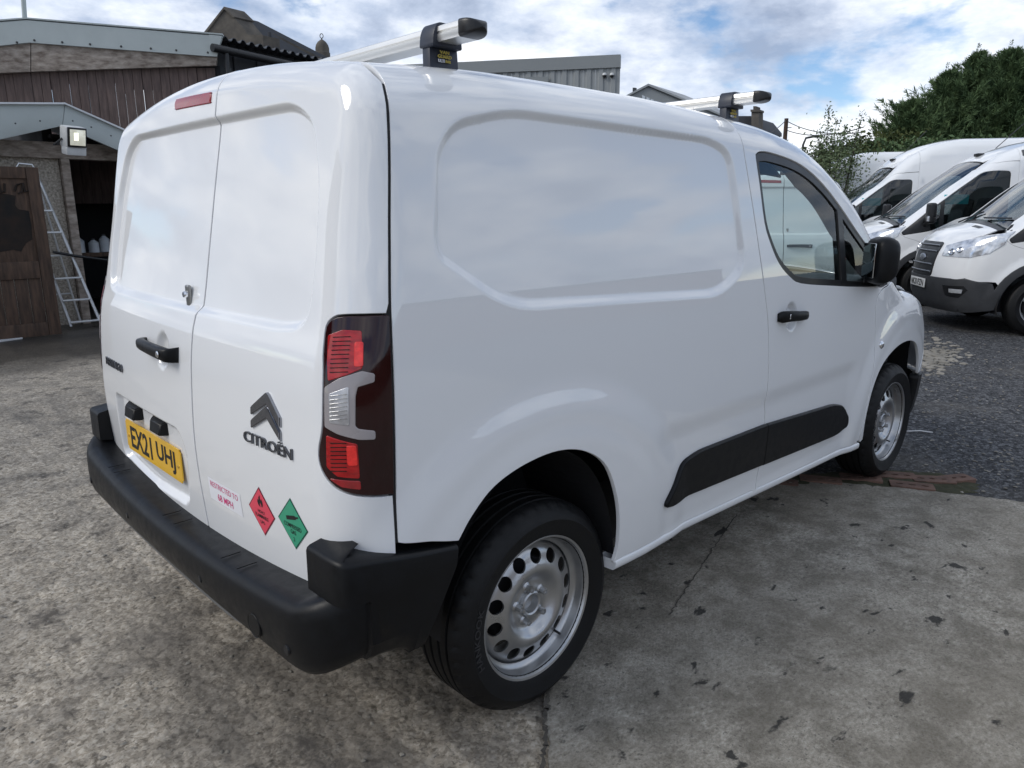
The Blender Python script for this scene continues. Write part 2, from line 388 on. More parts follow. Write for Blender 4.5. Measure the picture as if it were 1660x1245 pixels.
def strip(name,B,pts,mat,parent,wd=.03,depth=.0035,mir=False):
    """dark rubber strip behind a shut line"""
    P=np.array(pts,float); P=np.array([p for i,p in enumerate(P) if i==0 or np.linalg.norm(p-P[i-1])>1e-4]); Nn=B.N(P); t=np.gradient(P,axis=0); s=np.cross(t,Nn); s/=np.maximum(np.linalg.norm(s,axis=1,keepdims=True),1e-9)
    a=P+s*wd/2-Nn*depth; b=P-s*wd/2-Nn*depth; V=np.concatenate([a,b,a-Nn*.004,b-Nn*.004]); n=len(P); F=[]
    for i in range(n-1): F+=[(i,i+1,n+i+1,n+i),(2*n+i,3*n+i,3*n+i+1,2*n+i+1)]
    if mir: V=V*[1,-1,1]
    return mk(name,V,F,mat,parent)
def on_body(B,pts,mir=False):
    """list of ('s',x,z) / ('r',y,z) / ('t',x,y) / ('f',y,z) / 3-D tuples -> 3-D points on the body"""
    o=np.zeros((len(pts),3))
    for k in 'srtf':
        i=[j for j,q in enumerate(pts) if q[0]==k]
        if i: o[i]=B.to3(k,[pts[j][1] for j in i],[pts[j][2] for j in i])
    return o
def decal(name,B,V,Fc,y0,z0,wd,ht,mat,parent,off=.001,thick=0.,rot=0.,shear=0.,face='r',fine=0):
    """flat artwork (unit square, x to the right) laid on the rear of the body"""
    x=V[:,0]*wd; z=V[:,1]*ht; x,z=x*cos(rot)-z*sin(rot),x*sin(rot)+z*cos(rot)
    P=B.to3('r',y0-x,z0+z); Nn=B.N(P); h=off+(V[:,2]+.5)*thick if V.shape[1]>2 and thick else np.full(len(V),off)
    return mk(name,P+Nn*h[:,None],Fc,mat,parent)
def grid_art(n=6):
    a=np.linspace(-.5,.5,n); V=np.array([(x,y,0) for y in a for x in a]); F=[(j*n+i,j*n+i+1,(j+1)*n+i+1,(j+1)*n+i) for j in range(n-1) for i in range(n-1)]
    return V,F
def sweep(name,path,prof,mat,parent,smooth=50):
    """path: (x,y) points, prof(i,f)->list of (outward offset, z)"""
    P=np.array(path,float); t=np.gradient(P,axis=0); n=np.stack([t[:,1],-t[:,0]],1); n/=np.linalg.norm(n,axis=1,keepdims=True)
    vs=[];m=None; N=len(P)
    for i in range(N):
        pr=prof(i,i/(N-1)); m=len(pr)
        for o,z in pr: vs.append((P[i,0]+n[i,0]*o,P[i,1]+n[i,1]*o,z))
    fs=[(i*m+j,(i+1)*m+j,(i+1)*m+j+1,i*m+j+1) for i in range(N-1) for j in range(m-1)]
    fs+=[tuple(range(m)),tuple((N-1)*m+j for j in range(m))[::-1]]
    bm=bmesh.new(); me=bpy.data.meshes.new('x'); me.from_pydata(vs,[],fs); bm.from_mesh(me); bpy.data.meshes.remove(me)
    bmesh.ops.triangulate(bm,faces=[f for f in bm.faces if len(f.verts)>4])
    return bm_out(name,bm,mat,parent,smooth)
# ---------------------------------------------------------------- wheels
def wheel(root,cx,cy,r,side,rim=.22,wid=.205,holes=14,spokes=0,tread=True,rub=RUB,rmat=STEEL,name='wheel'):
    """wheel under root: tyre, rim (> bolts ...); side=-1 faces -y"""
    w_=bpy.data.objects.new(name,None); COL.objects.link(w_); w_.parent=root; w_.location=(cx,cy,r); w_.rotation_euler=(0,0,0 if side<0 else pi); w_.empty_display_size=.1
    h=wid/2; t=r
    # tyre profile from the outer bead round to the inner bead (outer side = -y)
    pr=[(rim-.012,-h+.020),(rim-.004,-h+.010),(rim+.006,-h+.006),(rim+.022,-h+.001),(rim+.045,-h-.004),(rim+.052,-h-.0065),(rim+.058,-h-.004),(rim+.07,-h+.002),(t-.022,-h+.010),(t-.012,-h+.018),(t-.006,-h+.026)]
    g=[]
    for c in (-.052,-.018,.018,.052): g+=[(t,c-.0055),(t-.007,c-.0035),(t-.007,c+.0035),(t,c+.0055)]
    pr+= [(t-.002,-h+.034)]+g+[(t-.002,h-.034)]+[(q,-y) for q,y in pr[::-1]]
    k0=[j for j,(q,y) in enumerate(pr) if q>t-.013 and q<t-.001 and abs(y)>h-.036]
    md=(lambda k,j: -.006 if (j in k0 and k%5==0) else 0) if tread else None
    lathe('tyre',pr,rub,w_,n=200 if tread else 64,mod=md,smooth=30)
    y0=-h+.012
    lip=[(rim+.0015,y0+.004),(rim+.003,y0-.001),(rim,y0-.004),(rim-.006,y0-.002),(rim-.010,y0+.006),(rim-.0135,y0+.014),(rim-.014,y0+.034),(rim-.020,y0+.042),(rim-.030,y0+.047),(rim-.031,y0+.13),(rim-.02,y0+.17)]
    rm=lathe('rim',lip,rmat,w_,n=72,smooth=40)
    if holes:
        prof=Spl([(0,.046),(.034,.046),(.036,.040),(.044,.040),(.070,.041),(.083,.034),(.096,.020),(.110,.013),(.122,.014),(.138,.022),(.160,.030),(.176,.040),(.186,.052),(.192,.062)])
        lo=[np.array([(.1915*cos(a),.1915*sin(a)) for a in np.linspace(0,2*pi,72,endpoint=False)])]
        for i in range(holes):
            a=2*pi*(i+.3)/holes; lo.append(np.array([((.152+.0215*cos(b))*cos(a)-.0225*sin(b)*sin(a),(.152+.0215*cos(b))*sin(a)+.0225*sin(b)*cos(a)) for b in np.linspace(0,2*pi,16,endpoint=False)]))
        lo.append(np.array([(.033*cos(a),.033*sin(a)) for a in np.linspace(0,2*pi,24,endpoint=False)]))
        V2,T=tri2d(lo,.0095); rr=np.hypot(V2[:,0],V2[:,1]); y=y0+prof(rr); V=np.stack([V2[:,0],y,V2[:,1]],1); n=len(V)
        cnt={(t[i],t[(i+1)%3]) for t in T for i in range(3)}; bd=[(a,b) for a,b in cnt if (b,a) not in cnt]
        fs=[tuple(t) for t in T]; V=np.concatenate([V,V+[0,.006,0]]); fs+=[(b,a,a+n,b+n) for a,b in bd]
        d=mk('wheel_disc',V,fs,rmat,w_); bm=bmesh.new(); bm.from_mesh(d.data); bmesh.ops.recalc_face_normals(bm,faces=bm.faces); bm.to_mesh(d.data); bm.free(); d.data.shade_smooth(); d.data.set_sharp_from_angle(angle=R(45))
        # make sure the disc faces out
        if sum(p.normal.y*p.area for p in d.data.polygons if abs(p.normal.y)>.5)>0: d.data.flip_normals()
        lathe('hub_cap',[(0,y0+.054),(.024,y0+.052),(.029,y0+.030),(.034,y0+.027),(.0385,y0+.030),(.040,y0+.043)],rmat,w_,n=32)
        for i in range(5):
            a=2*pi*i/5+.5; lathe('wheel_bolt',[(0,y0+.020),(.0055,y0+.020),(.0065,y0+.016),(.0095,y0+.016),(.0105,y0+.020),(.0105,y0+.036),(.0165,y0+.041)],rmat,w_,n=10,mtx=Matrix.Translation((.054*cos(a),0,.054*sin(a))),smooth=30)
        lathe('brake_drum',[(0,y0+.075),(.13,y0+.075),(.135,y0+.085),(.135,y0+.14)],DARK,w_,n=32)
        tube('tyre_valve',[(.178*cos(-.9),y0+.05,.178*sin(-.9)),(.186*cos(-.9),y0+.018,.186*sin(-.9))],.004,BLK2,w_,seg=8)
    else:
        lathe('hub_cap',[(0,y0+.008),(.05,y0+.010),(.06,y0+.025),(.07,y0+.04)],rmat,w_,n=24)
        for i in range(spokes):
            a=2*pi*i/spokes+.2; u=Vector((cos(a),0,sin(a)))
            box('spoke',u*.125+Vector((0,y0+.026,0)),(.16,.03,.035),rmat,w_,.008,rot=basis(u,(-u.z,0,u.x)))
        lathe('brake_disc',[(0,y0+.09),(.15,y0+.09),(.15,y0+.11)],DARK,w_,n=32)
    return w_
# ---------------------------------------------------------------- ground
def ground_mat():
    m=bpy.data.materials.new('worn_tarmac'); m.use_nodes=True; t=m.node_tree; b=t.nodes['Principled BSDF']; nn=t.nodes.new; ll=t.links.new
    tcn=nn('ShaderNodeTexCoord')
    def noise(s,d,r=.6,v=None):
        n=nn('ShaderNodeTexNoise'); n.inputs['Scale'].default_value=s; n.inputs['Detail'].default_value=d; n.inputs['Roughness'].default_value=r; ll(v or tcn.outputs['Object'],n.inputs['Vector']); return n.outputs[0]
    def ramp(v,st):
        r=nn('ShaderNodeValToRGB'); ll(v,r.inputs[0]); e=r.color_ramp.elements; e[0].position=st[0][0]; e[0].color=(*st[0][1],1); e[1].position=st[-1][0]; e[1].color=(*st[-1][1],1)
        for p_,c_ in st[1:-1]: q=e.new(p_); q.color=(*c_,1)
        return r.outputs[0]
    def mix(f,a,c,bt='MIX'):
        x=nn('ShaderNodeMix'); x.data_type='RGBA'; x.blend_type=bt
        if isinstance(f,(int,float)): x.inputs[0].default_value=f
        else: ll(f,x.inputs[0])
        for i,q in ((6,a),(7,c)):
            if isinstance(q,tuple): x.inputs[i].default_value=(*q,1)
            else: ll(q,x.inputs[i])
        return x.outputs[2]
    def math_(op,a,c):
        x=nn('ShaderNodeMath'); x.operation=op
        for i,q in enumerate((a,c)):
            if isinstance(q,(int,float)): x.inputs[i].default_value=q
            else: ll(q,x.inputs[i])
        return x.outputs[0]
    sepn=nn('ShaderNodeSeparateXYZ'); ll(tcn.outputs['Object'],sepn.inputs[0])
    vor=nn('ShaderNodeTexVoronoi'); vor.inputs['Scale'].default_value=95; ll(tcn.outputs['Object'],vor.inputs['Vector'])
    vor2=nn('ShaderNodeTexVoronoi'); vor2.inputs['Scale'].default_value=38; ll(tcn.outputs['Object'],vor2.inputs['Vector'])
    big=noise(.55,6,.6); mid=noise(3.2,8,.65); fin=noise(34,10,.78); fin2=noise(150,3,.6)
    def cells(s):
        c_=nn('ShaderNodeTexVoronoi'); c_.inputs['Scale'].default_value=s; wp=nn('ShaderNodeVectorMath'); wp.operation='ADD'; nz=nn('ShaderNodeTexNoise'); nz.inputs['Scale'].default_value=s*.6; nz.inputs['Detail'].default_value=3; ll(tcn.outputs['Object'],nz.inputs['Vector'])
        sc_=nn('ShaderNodeVectorMath'); sc_.operation='SCALE'; ll(nz.outputs['Color'],sc_.inputs[0]); sc_.inputs['Scale'].default_value=1.1/s; ll(tcn.outputs['Object'],wp.inputs[0]); ll(sc_.outputs[0],wp.inputs[1]); ll(wp.outputs[0],c_.inputs['Vector'])
        sx=nn('ShaderNodeSeparateColor'); ll(c_.outputs['Color'],sx.inputs[0]); return sx.outputs[0],c_.outputs['Distance']
    ca,da=cells(46); cb_,db_=cells(115)
    gr=math_('ADD',math_('ADD',math_('MULTIPLY',ca,.16),math_('MULTIPLY',cb_,.26)),math_('MULTIPLY',fin,.75))
    grain=ramp(gr,[(.38,(.175,.150,.115)),(.52,(.335,.292,.232)),(.66,(.455,.405,.332)),(.85,(.62,.565,.48))])
    grain=mix(ramp(noise(62,4,.6),[(.60,(0,0,0)),(.67,(.8,.8,.8))]),grain,(.105,.093,.078))
    lg=nn('ShaderNodeMapping'); lg.inputs['Rotation'].default_value=(0,0,R(-38)); lg.inputs['Scale'].default_value=(1,.16,1); ll(tcn.outputs['Object'],lg.inputs[0])
    dusty=mix(ramp(mid,[(.36,(.9,.9,.9)),(.56,(0,0,0))]),grain,mix(.6,grain,(.11,.10,.087)))
    dusty=mix(ramp(noise(4.5,8,.7),[(.55,(0,0,0)),(.64,(.9,.9,.9))]),dusty,(.06,.051,.042))
    dusty=mix(ramp(noise(1.9,6,.6,lg.outputs[0]),[(.50,(0,0,0)),(.62,(.65,.65,.65))]),dusty,(.075,.069,.063))
    dusty=mix(ramp(noise(1.1,5,.6),[(.55,(0,0,0)),(.68,(.5,.5,.5))]),dusty,(.24,.215,.185))
    stone=ramp(math_('ADD',math_('MULTIPLY',ca,.45),math_('MULTIPLY',cb_,.35)),[(.12,(.012,.0125,.014)),(.42,(.048,.049,.053)),(.72,(.15,.153,.158))])
    chips=ramp(noise(26,2,.5),[(.70,(0,0,0)),(.735,(1,1,1))])
    dark=mix(chips,stone,(.33,.32,.30))
    dark=mix(ramp(noise(.9,4),[(.52,(0,0,0)),(.68,(.6,.6,.6))]),dark,(.12,.112,.10))
    fy=math_('ADD',sepn.outputs[1],math_('MULTIPLY',math_('SUBTRACT',noise(1.1,6,.65),.5),3.2))
    dusty=mix(ramp(math_('MULTIPLY',math_('ADD',fy,-.9),.4),[(0,(0,0,0)),(.7,(.75,.75,.75))]),dusty,mix(.55,ramp(math_('ADD',math_('MULTIPLY',ca,.45),math_('MULTIPLY',cb_,.35)),[(.1,(.05,.049,.047)),(.42,(.10,.098,.094)),(.72,(.20,.196,.188))]),dusty))
    # worn dusty area behind the van (low x), dark loose tarmac towards the front
    edge=math_('ADD',sepn.outputs[0],math_('MULTIPLY',math_('SUBTRACT',big,.5),3.0))
    f=ramp(math_('MULTIPLY',math_('ADD',edge,-1.2),.5),[(0,(0,0,0)),(.6,(1,1,1))])
    col=mix(f,dusty,dark)
    # oil-wet ground in front of the workshop
    wy=math_('ADD',sepn.outputs[1],math_('MULTIPLY',math_('SUBTRACT',noise(.8,5),.5),2.6))
    wx=ramp(math_('MULTIPLY',math_('ADD',wy,-5.6),.6),[(0,(0,0,0)),(.55,(1,1,1))])
    xl=ramp(math_('MULTIPLY',math_('ADD',sepn.outputs[0],2.5),.16),[(.85,(1,1,1)),(1,(0,0,0))])
    wet=math_('MULTIPLY',wx,xl)
    col=mix(wet,col,mix(.85,col,(.018,.017,.016)))
    ll(col,b.inputs['Base Color'])
    rg=nn('ShaderNodeMapRange'); ll(wet,rg.inputs[0]); rg.inputs[3].default_value=.88; rg.inputs[4].default_value=.42; ll(rg.outputs[0],b.inputs['Roughness']); b.inputs['Specular IOR Level'].default_value=.3
    bp=nn('ShaderNodeBump'); bp.inputs['Strength'].default_value=.6; bp.inputs['Distance'].default_value=.008
    ll(math_('ADD',math_('MULTIPLY',fin,.7),math_('ADD',math_('MULTIPLY',da,-.7),math_('ADD',math_('MULTIPLY',ca,.35),math_('MULTIPLY',mid,.9)))),bp.inputs['Height']); ll(bp.outputs[0],b.inputs['Normal'])
    return m
def concrete_mat():
    m=bpy.data.materials.new('stained_concrete'); m.use_nodes=True; t=m.node_tree; b=t.nodes['Principled BSDF']; nn=t.nodes.new; ll=t.links.new
    tcn=nn('ShaderNodeTexCoord')
    def noise(s,d,r=.6,v=None,dist=0):
        n=nn('ShaderNodeTexNoise'); n.inputs['Scale'].default_value=s; n.inputs['Detail'].default_value=d; n.inputs['Roughness'].default_value=r; n.inputs['Distortion'].default_value=dist; ll(v or tcn.outputs['Object'],n.inputs['Vector']); return n.outputs[0]
    def ramp(v,st):
        r=nn('ShaderNodeValToRGB'); ll(v,r.inputs[0]); e=r.color_ramp.elements; e[0].position=st[0][0]; e[0].color=(*st[0][1],1); e[1].position=st[-1][0]; e[1].color=(*st[-1][1],1)
        for p_,c_ in st[1:-1]: q=e.new(p_); q.color=(*c_,1)
        return r.outputs[0]
    def mix(f,a,c):
        x=nn('ShaderNodeMix'); x.data_type='RGBA'; ll(f,x.inputs[0])
        for i,q in ((6,a),(7,c)):
            if isinstance(q,tuple): x.inputs[i].default_value=(*q,1)
            else: ll(q,x.inputs[i])
        return x.outputs[2]
    mp=nn('ShaderNodeMapping'); mp.inputs['Rotation'].default_value=(0,0,R(42)); mp.inputs['Scale'].default_value=(1,1.7,1); ll(tcn.outputs['Object'],mp.inputs[0])
    wv=nn('ShaderNodeTexWave'); wv.inputs['Scale'].default_value=21; wv.inputs['Distortion'].default_value=1.6; wv.inputs['Detail'].default_value=3; ll(mp.outputs[0],wv.inputs['Vector'])
    fin=noise(120,6,.8); fin2=noise(42,9,.82,mp.outputs[0]); mid=noise(2.6,7,.66); big=noise(.8,3)
    base=ramp(fin2,[(.38,(.165,.150,.123)),(.5,(.36,.332,.282)),(.62,(.57,.535,.47))])
    base=mix(ramp(mid,[(.36,(0,0,0)),(.66,(.75,.75,.75))]),base,ramp(fin,[(.38,(.175,.159,.13)),(.5,(.38,.35,.298)),(.62,(.61,.575,.505))]))
    base=mix(ramp(noise(5.5,8,.7),[(.40,(.8,.8,.8)),(.58,(0,0,0))]),base,ramp(fin,[(.35,(.08,.071,.057)),(.65,(.25,.228,.187))]))
    base=mix(ramp(noise(75,3,.6),[(.62,(0,0,0)),(.68,(.8,.8,.8))]),base,(.10,.095,.085))
    base=mix(ramp(big,[(.42,(.45,.45,.45)),(.62,(0,0,0))]),base,(.20,.176,.138))
    sp=ramp(noise(7,5,.55,mp.outputs[0],.3),[(.635,(0,0,0)),(.675,(.9,.9,.9))])
    col=mix(sp,base,(.026,.025,.024))
    ll(col,b.inputs['Base Color']); b.inputs['Roughness'].default_value=.86; b.inputs['Specular IOR Level'].default_value=.3
    ad=nn('ShaderNodeMath'); ad.operation='MULTIPLY_ADD'; ll(wv.outputs['Fac'],ad.inputs[0]); ad.inputs[1].default_value=.10; ll(fin,ad.inputs[2])
    ad2=nn('ShaderNodeMath'); ad2.operation='ADD'; ll(ad.outputs[0],ad2.inputs[0]); ll(fin2,ad2.inputs[1])
    bp=nn('ShaderNodeBump'); bp.inputs['Strength'].default_value=.8; bp.inputs['Distance'].default_value=.006; ll(ad2.outputs[0],bp.inputs['Height']); ll(bp.outputs[0],b.inputs['Normal'])
    return m
GM=ground_mat()
# one sheet, finely and unevenly relieved near the camera
def vnoise(X,Y,s,seed):
    r=np.random.default_rng(seed).random((256,256)); x=X*s; y=Y*s; i=np.floor(x).astype(int); j=np.floor(y).astype(int); u=x-i; v=y-j; u=u*u*(3-2*u); v=v*v*(3-2*v)
    g=lambda a,b:r[a%256,b%256]
    return (g(i,j)*(1-u)+g(i+1,j)*u)*(1-v)+(g(i,j+1)*(1-u)+g(i+1,j+1)*u)*v
def relief(X,Y): return .008*(vnoise(X,Y,2.1,1)-.5)+.006*(vnoise(X,Y,7,2)-.5)+.006*(vnoise(X,Y,19,3)-.5)+.006*(vnoise(X,Y,44,4)-.5)+.0045*(vnoise(X,Y,95,5)-.5)
def axis_pts(lo,hi,st,far):
    a=list(np.arange(lo,hi,st)); s=st; x=hi
    up=[]
    while x<far: up.append(x); s*=1.22; x+=s
    up.append(far); dn=[]; s=st; x=lo-s
    while x>-far: dn.append(x); s*=1.22; x-=s
    dn.append(-far); return np.array(dn[::-1]+a+up)
gx=axis_pts(-1.5,1.1,.0085,400); gy=axis_pts(-1.7,2.4,.0095,400); X,Y=np.meshgrid(gx,gy); nr=len(gx)
fade=sst(6,3,np.hypot(X,Y)); Z=relief(X,Y)*np.clip(fade,0,1)-.006
idx=np.arange(X.size).reshape(X.shape); Fq=np.stack([idx[:-1,:-1],idx[:-1,1:],idx[1:,1:],idx[1:,:-1]],-1).reshape(-1,4)
me=bpy.data.meshes.new('ground'); me.vertices.add(X.size); me.vertices.foreach_set('co',np.stack([X,Y,Z],-1).ravel()); me.loops.add(Fq.size); me.loops.foreach_set('vertex_index',Fq.ravel().astype(np.int32)); me.polygons.add(len(Fq)); me.polygons.foreach_set('loop_start',np.arange(0,Fq.size,4,dtype=np.int32)); me.update(); me.validate(); me.shade_smooth()
tag(link('ground',me,GM),kind='structure')
# concrete slab
ep=[(-2.6,-3.25),(-1.2,-1.97),(-.19,-1.085),(-.01,-.915),(.55,-.40),(1.2,.20),(1.7,.62),(2.25,.35),(2.38,-.35),(2.43,-.60),(2.58,-.88),(2.80,-1.28),(2.90,-1.53),(3.25,-2.5),(4.2,-5),(6,-10),(4,-15.5),(-8,-15.5),(-9,-9),(-5,-5.4)]  # carried on unseen behind the camera to bounce light onto the van
ep=resample(spline_pts(ep,4,True),.035); jit=np.random.default_rng(3).normal(0,.006,ep.shape); ep=ep+jit+.012*np.stack([vnoise(ep[:,0],ep[:,1],6,8)-.5,vnoise(ep[:,0],ep[:,1],6,9)-.5],1)*2
# a joint sawn across it
V2,T2=tri2d([ep],.11); h=.0035*(vnoise(V2[:,0],V2[:,1],3,11)-.5)+.002*(vnoise(V2[:,0],V2[:,1],14,12)-.5); n_=len(V2)
ob=np.array([i for i in range(len(ep))]); Vt=np.concatenate([np.stack([V2[:,0],V2[:,1],h+.004],1),np.stack([ep[:,0],ep[:,1],np.full(len(ep),-.06)],1)])
Ft=[tuple(t) for t in T2]+[(i,(i+1)%len(ep),n_+(i+1)%len(ep),n_+i) for i in range(len(ep))]
CS=mk('concrete_slab',Vt,Ft,concrete_mat()); bm=bmesh.new(); bm.from_mesh(CS.data); bmesh.ops.recalc_face_normals(bm,faces=bm.faces); bm.to_mesh(CS.data); bm.free()
if CS.data.polygons[0].normal.z<0: CS.data.flip_normals()
CS.data.shade_smooth(); CS.data.set_sharp_from_angle(angle=R(60)); tag(CS,kind='structure')
JM=M('joint_filler',(.045,.040,.034),.95,col2=(.11,.10,.085),scale=30)
def joint(px,wd,seed):
    r_=np.random.default_rng(seed); P=spline_pts([ong(u,v)[:2] for u,v in px],14); P=P+r_.normal(0,.0035,P.shape); t_=np.gradient(P,axis=0); n_2=np.stack([-t_[:,1],t_[:,0]],1); n_2/=np.linalg.norm(n_2,axis=1,keepdims=True); w_=wd*(.35+.9*r_.random((len(P),1))); A_=P+n_2*w_; B_=P-n_2*w_; n=len(P)
    mk('slab_joint',np.concatenate([np.c_[A_,np.full(n,.0075)],np.c_[B_,np.full(n,.0075)]]),[(i,i+1,n+i+1,n+i) for i in range(n-1)],JM,CS)
joint([(1195,835),(1160,885),(1130,930),(1100,975),(1085,1000)],.0028,1); joint([(889,1120),(885,1150),(884,1190),(880,1245),(878,1300)],.0075,2)
# terracotta edging bricks with holes
BRK=M('worn_brick',(.085,.052,.040),.9,col2=(.21,.125,.095),scale=9,bump=.3,bscale=90); MOSS=M('moss',(.028,.032,.013),.95,col2=(.06,.056,.03),scale=30,bump=.5,bscale=200)
bdir=Vector((.36,-.93,0)).normalized(); bn=Vector((.93,.36,0)).normalized()
def brick(c,rz,l=.215,w=.10,hol=3):
    lo=[np.array(fillet([(-l/2,-w/2),(l/2,-w/2),(l/2,w/2),(-l/2,w/2)],.012,2))]
    for k in range(hol): cx=(k-(hol-1)/2)*.062; lo.append(np.array([(cx+.021*cos(a),.011*sin(a)) for a in np.linspace(0,2*pi,8,endpoint=False)]))
    V2,T=tri2d(lo,.2); n=len(V2); cnt={(t[i],t[(i+1)%3]) for t in T for i in range(3)}; bd=[(a,b) for a,b in cnt if (b,a) not in cnt]
    Vv=np.concatenate([np.concatenate([V2,np.full((n,1),.02)],1),np.concatenate([V2,np.full((n,1),-.03)],1)])
    o=mk('brick',Vv,[tuple(t) for t in T]+[(b,a,a+n,b+n) for a,b in bd],BRK,CS); o.location=c; o.rotation_euler=(random.uniform(-.02,.02),random.uniform(-.02,.02),rz); return o
rz=math.atan2(bdir.y,bdir.x); rb_=random.Random(5)
for (u,v,dr) in ((1395,776,0),(1450,772,.05),(1512,779,.12),(1478,789,-.04),(1330,779,.0),(1545,778,.5),(1260,781,0)):
    p=ong(u,v); brick((p[0],p[1],-.0105+rb_.uniform(-.003,.003)),rz+dr+.12,hol=3)
# moss and soil in the edging gap
mp_=[ong(u,v) for u,v in ((1240,775),(1330,766),(1420,762),(1520,766),(1590,785),(1560,800),(1480,797),(1400,790),(1290,790))]
mo=resample(spline_pts([p[:2] for p in mp_],4,True),.03); mo=mo+np.random.default_rng(9).normal(0,.012,mo.shape); V2,T2=tri2d([mo],.03); hz=.004+.012*vnoise(V2[:,0],V2[:,1],30,14)*np.clip(-polysd(mo,V2[:,0],V2[:,1])*20,0,1)-.006
tag(mk('moss',np.concatenate([V2,hz[:,None]],1),[tuple(t) for t in T2],MOSS),'low moss and soil round the bricks at the slab edge','moss',kind='stuff')
# broken pale rubble patch on the dark tarmac, a dropped cable tie, litter chips
def chip(c,s,rz,mat,par=None):
    bm=bmesh.new(); bmesh.ops.create_icosphere(bm,subdivisions=1,radius=1)
    for v in bm.verts: v.co=Vector((v.co.x*s*random.uniform(.7,1.3),v.co.y*s*random.uniform(.5,1.1),v.co.z*s*.35))
    bm.transform(Matrix.Translation(Vector(c))@Matrix.Rotation(rz,4,'Z')); return bm
STN=M('pale_stone',(.13,.12,.10),.9,col2=(.30,.28,.245),scale=3)
bm=bmesh.new(); rr=random.Random(21)
def addchip(p,s):
    b=chip((p[0],p[1],p[2]),s,rr.uniform(0,6),None); m=bpy.data.meshes.new('x'); b.to_mesh(m); b.free(); bm.from_mesh(m); bpy.data.meshes.remove(m)
for i in range(330):
    u=rr.uniform(1490,1660); v=rr.uniform(545,800); p=ong(u,v); addchip((p[0],p[1],-.002),rr.uniform(.004,.013))
for i in range(260):
    u=rr.gauss(1515,22); v=rr.gauss(580,13); p=ong(u,v); addchip((p[0],p[1],-.004),rr.uniform(.012,.05))
for i in range(420):
    u=rr.uniform(0,900); v=rr.uniform(610,1240); p=ong(u,v); 
    if p[1]>-.2 or p[0]<-.4: addchip((p[0],p[1],-.004),rr.uniform(.003,.010))
tag(bm_out('loose_stones',bm,STN),'pale stone chips scattered loose over the yard','stones',kind='stuff')
pa,pb=ong(1470,700),ong(1512,702); tag(tube('dropped_wire',[(pa[0],pa[1],.004),((pa[0]+pb[0])/2,(pa[1]+pb[1])/2,.012),(pb[0],pb[1],.004)],.004,M('white_plastic',(.7,.7,.7),.5)),'thin white strip lying on dark tarmac beside the front wheel','wire')
# ---------------------------------------------------------------- the panel van in front
REC=fillet([(-.352,1.40),(-.315,1.60),(-.25,1.665),(-.06,1.71),(.87,1.697),(.995,1.66),(1.048,1.255),(.88,1.170),(-.13,1.215),(-.345,1.35)],[.05,.06,.06,.08,.06,.06,.07,.1,.1,.06])
RRP=fillet([(-.56,1.708),(-.655,1.66),(-.705,1.52),(-.725,1.34),(-.715,1.20),(-.60,1.185),(.60,1.185),(.715,1.20),(.725,1.34),(.705,1.52),(.655,1.66),(.56,1.712)],[.06,.05,.05,.04,.05,.04,.04,.05,.04,.05,.05,.06])
PLR=fillet([(.625,.822),(-.02,.822),(-.065,.76),(-.01,.575),(.34,.555),(.66,.572)],[.02,.05,.04,.05,.04,.06])
RECP,RRPP,PLRP=REC,RRP,PLR
REC,RRP,PLR=SDGrid(REC),SDGrid(RRP),SDGrid(PLR)
def side_emb(x,y,z):
    o=np.zeros_like(x); d=REC(x,z); o=o-.016*sst(0.005,-.024,d)
    for cx in (0,2.785):
        r=np.hypot((x-cx)*.95,(z-.33)); o=o+.015*sst(.70,.585,r)*sst(1.1,.9,z)+.004*sst(.56,.50,r)
    o=o-.011*sst(.40,.62,x)*sst(2.16,2.02,x)*sst(.785,.70,z)*sst(.33,.40,z)
    h=np.hypot((x-1.405)/.9,(z-1.045)); o=o-.020*sst(.062,.030,h)
    return o
def rear_emb(y,z):
    o=.018*sst(.006,-.019,RRP(y,z))+.024*sst(.008,-.016,PLR(y,z))
    return o+.020*sst(.062,.028,np.hypot(y-.085,z-1.05))
B=Body(
 wz=Spl([(.2,.865),(.32,.897),(.45,.914),(.62,.922),(.8,.920),(1.0,.912),(1.2,.898),(1.4,.876),(1.6,.846),(1.75,.815),(1.9,.78)]),
 wx=Spl([(-.8,.02),(-.3,0),(1.6,0),(2.3,.006),(2.8,.03),(3.2,.075),(3.5,.14),(3.7,.22)]),
 zt=Spl([(-.8,1.808),(-.45,1.842),(0,1.866),(.5,1.868),(1.25,1.838),(1.6,1.796),(1.8,1.754),(2.0,1.683),(2.3,1.475),(2.6,1.27),(2.85,1.15),(3.0,1.105),(3.2,1.05),(3.4,.975),(3.55,.90),(3.7,.80)]),
 crown=lambda x:.062+.06*sst(1.5,2.1,x)-.06*sst(2.7,3.0,x), cw=.75,
 xr=Spl([(.25,-.62),(.53,-.655),(.81,-.671),(1.02,-.660),(1.13,-.645),(1.2,-.625),(1.36,-.593),(1.53,-.560),(1.68,-.530),(1.75,-.518),(1.85,-.50)]), kr=.04,
 xf=Spl([(.2,3.58),(.4,3.65),(.6,3.66),(.75,3.62),(.9,3.55),(1.1,3.30)]), kf=.20,
 r_top=lambda x:.10-.04*sst(1.5,2.2,x)+.02*sst(2.8,3.2,x), r_rear=lambda z:.12-.055*sst(1.4,1.75,z), r_front=.14,
 side_emb=side_emb,rear_emb=rear_emb,cx=1.3,cz=.95,fx=1.2,bx=1.2,fr=1.85,ff=2.4,hw=.9)
def contour(poly,kind,ds,st,sg=None):
    out=[]; q0=resample(dedup(np.array(poly)),st)
    for d in ds:
        q=inset(q0,d); k_=np.abs(polysd(poly,q[:,0],q[:,1])+d)<.003; out.append(q[k_])
    q=np.concatenate(out); return B.to3(kind,q[:,0],q[:,1])
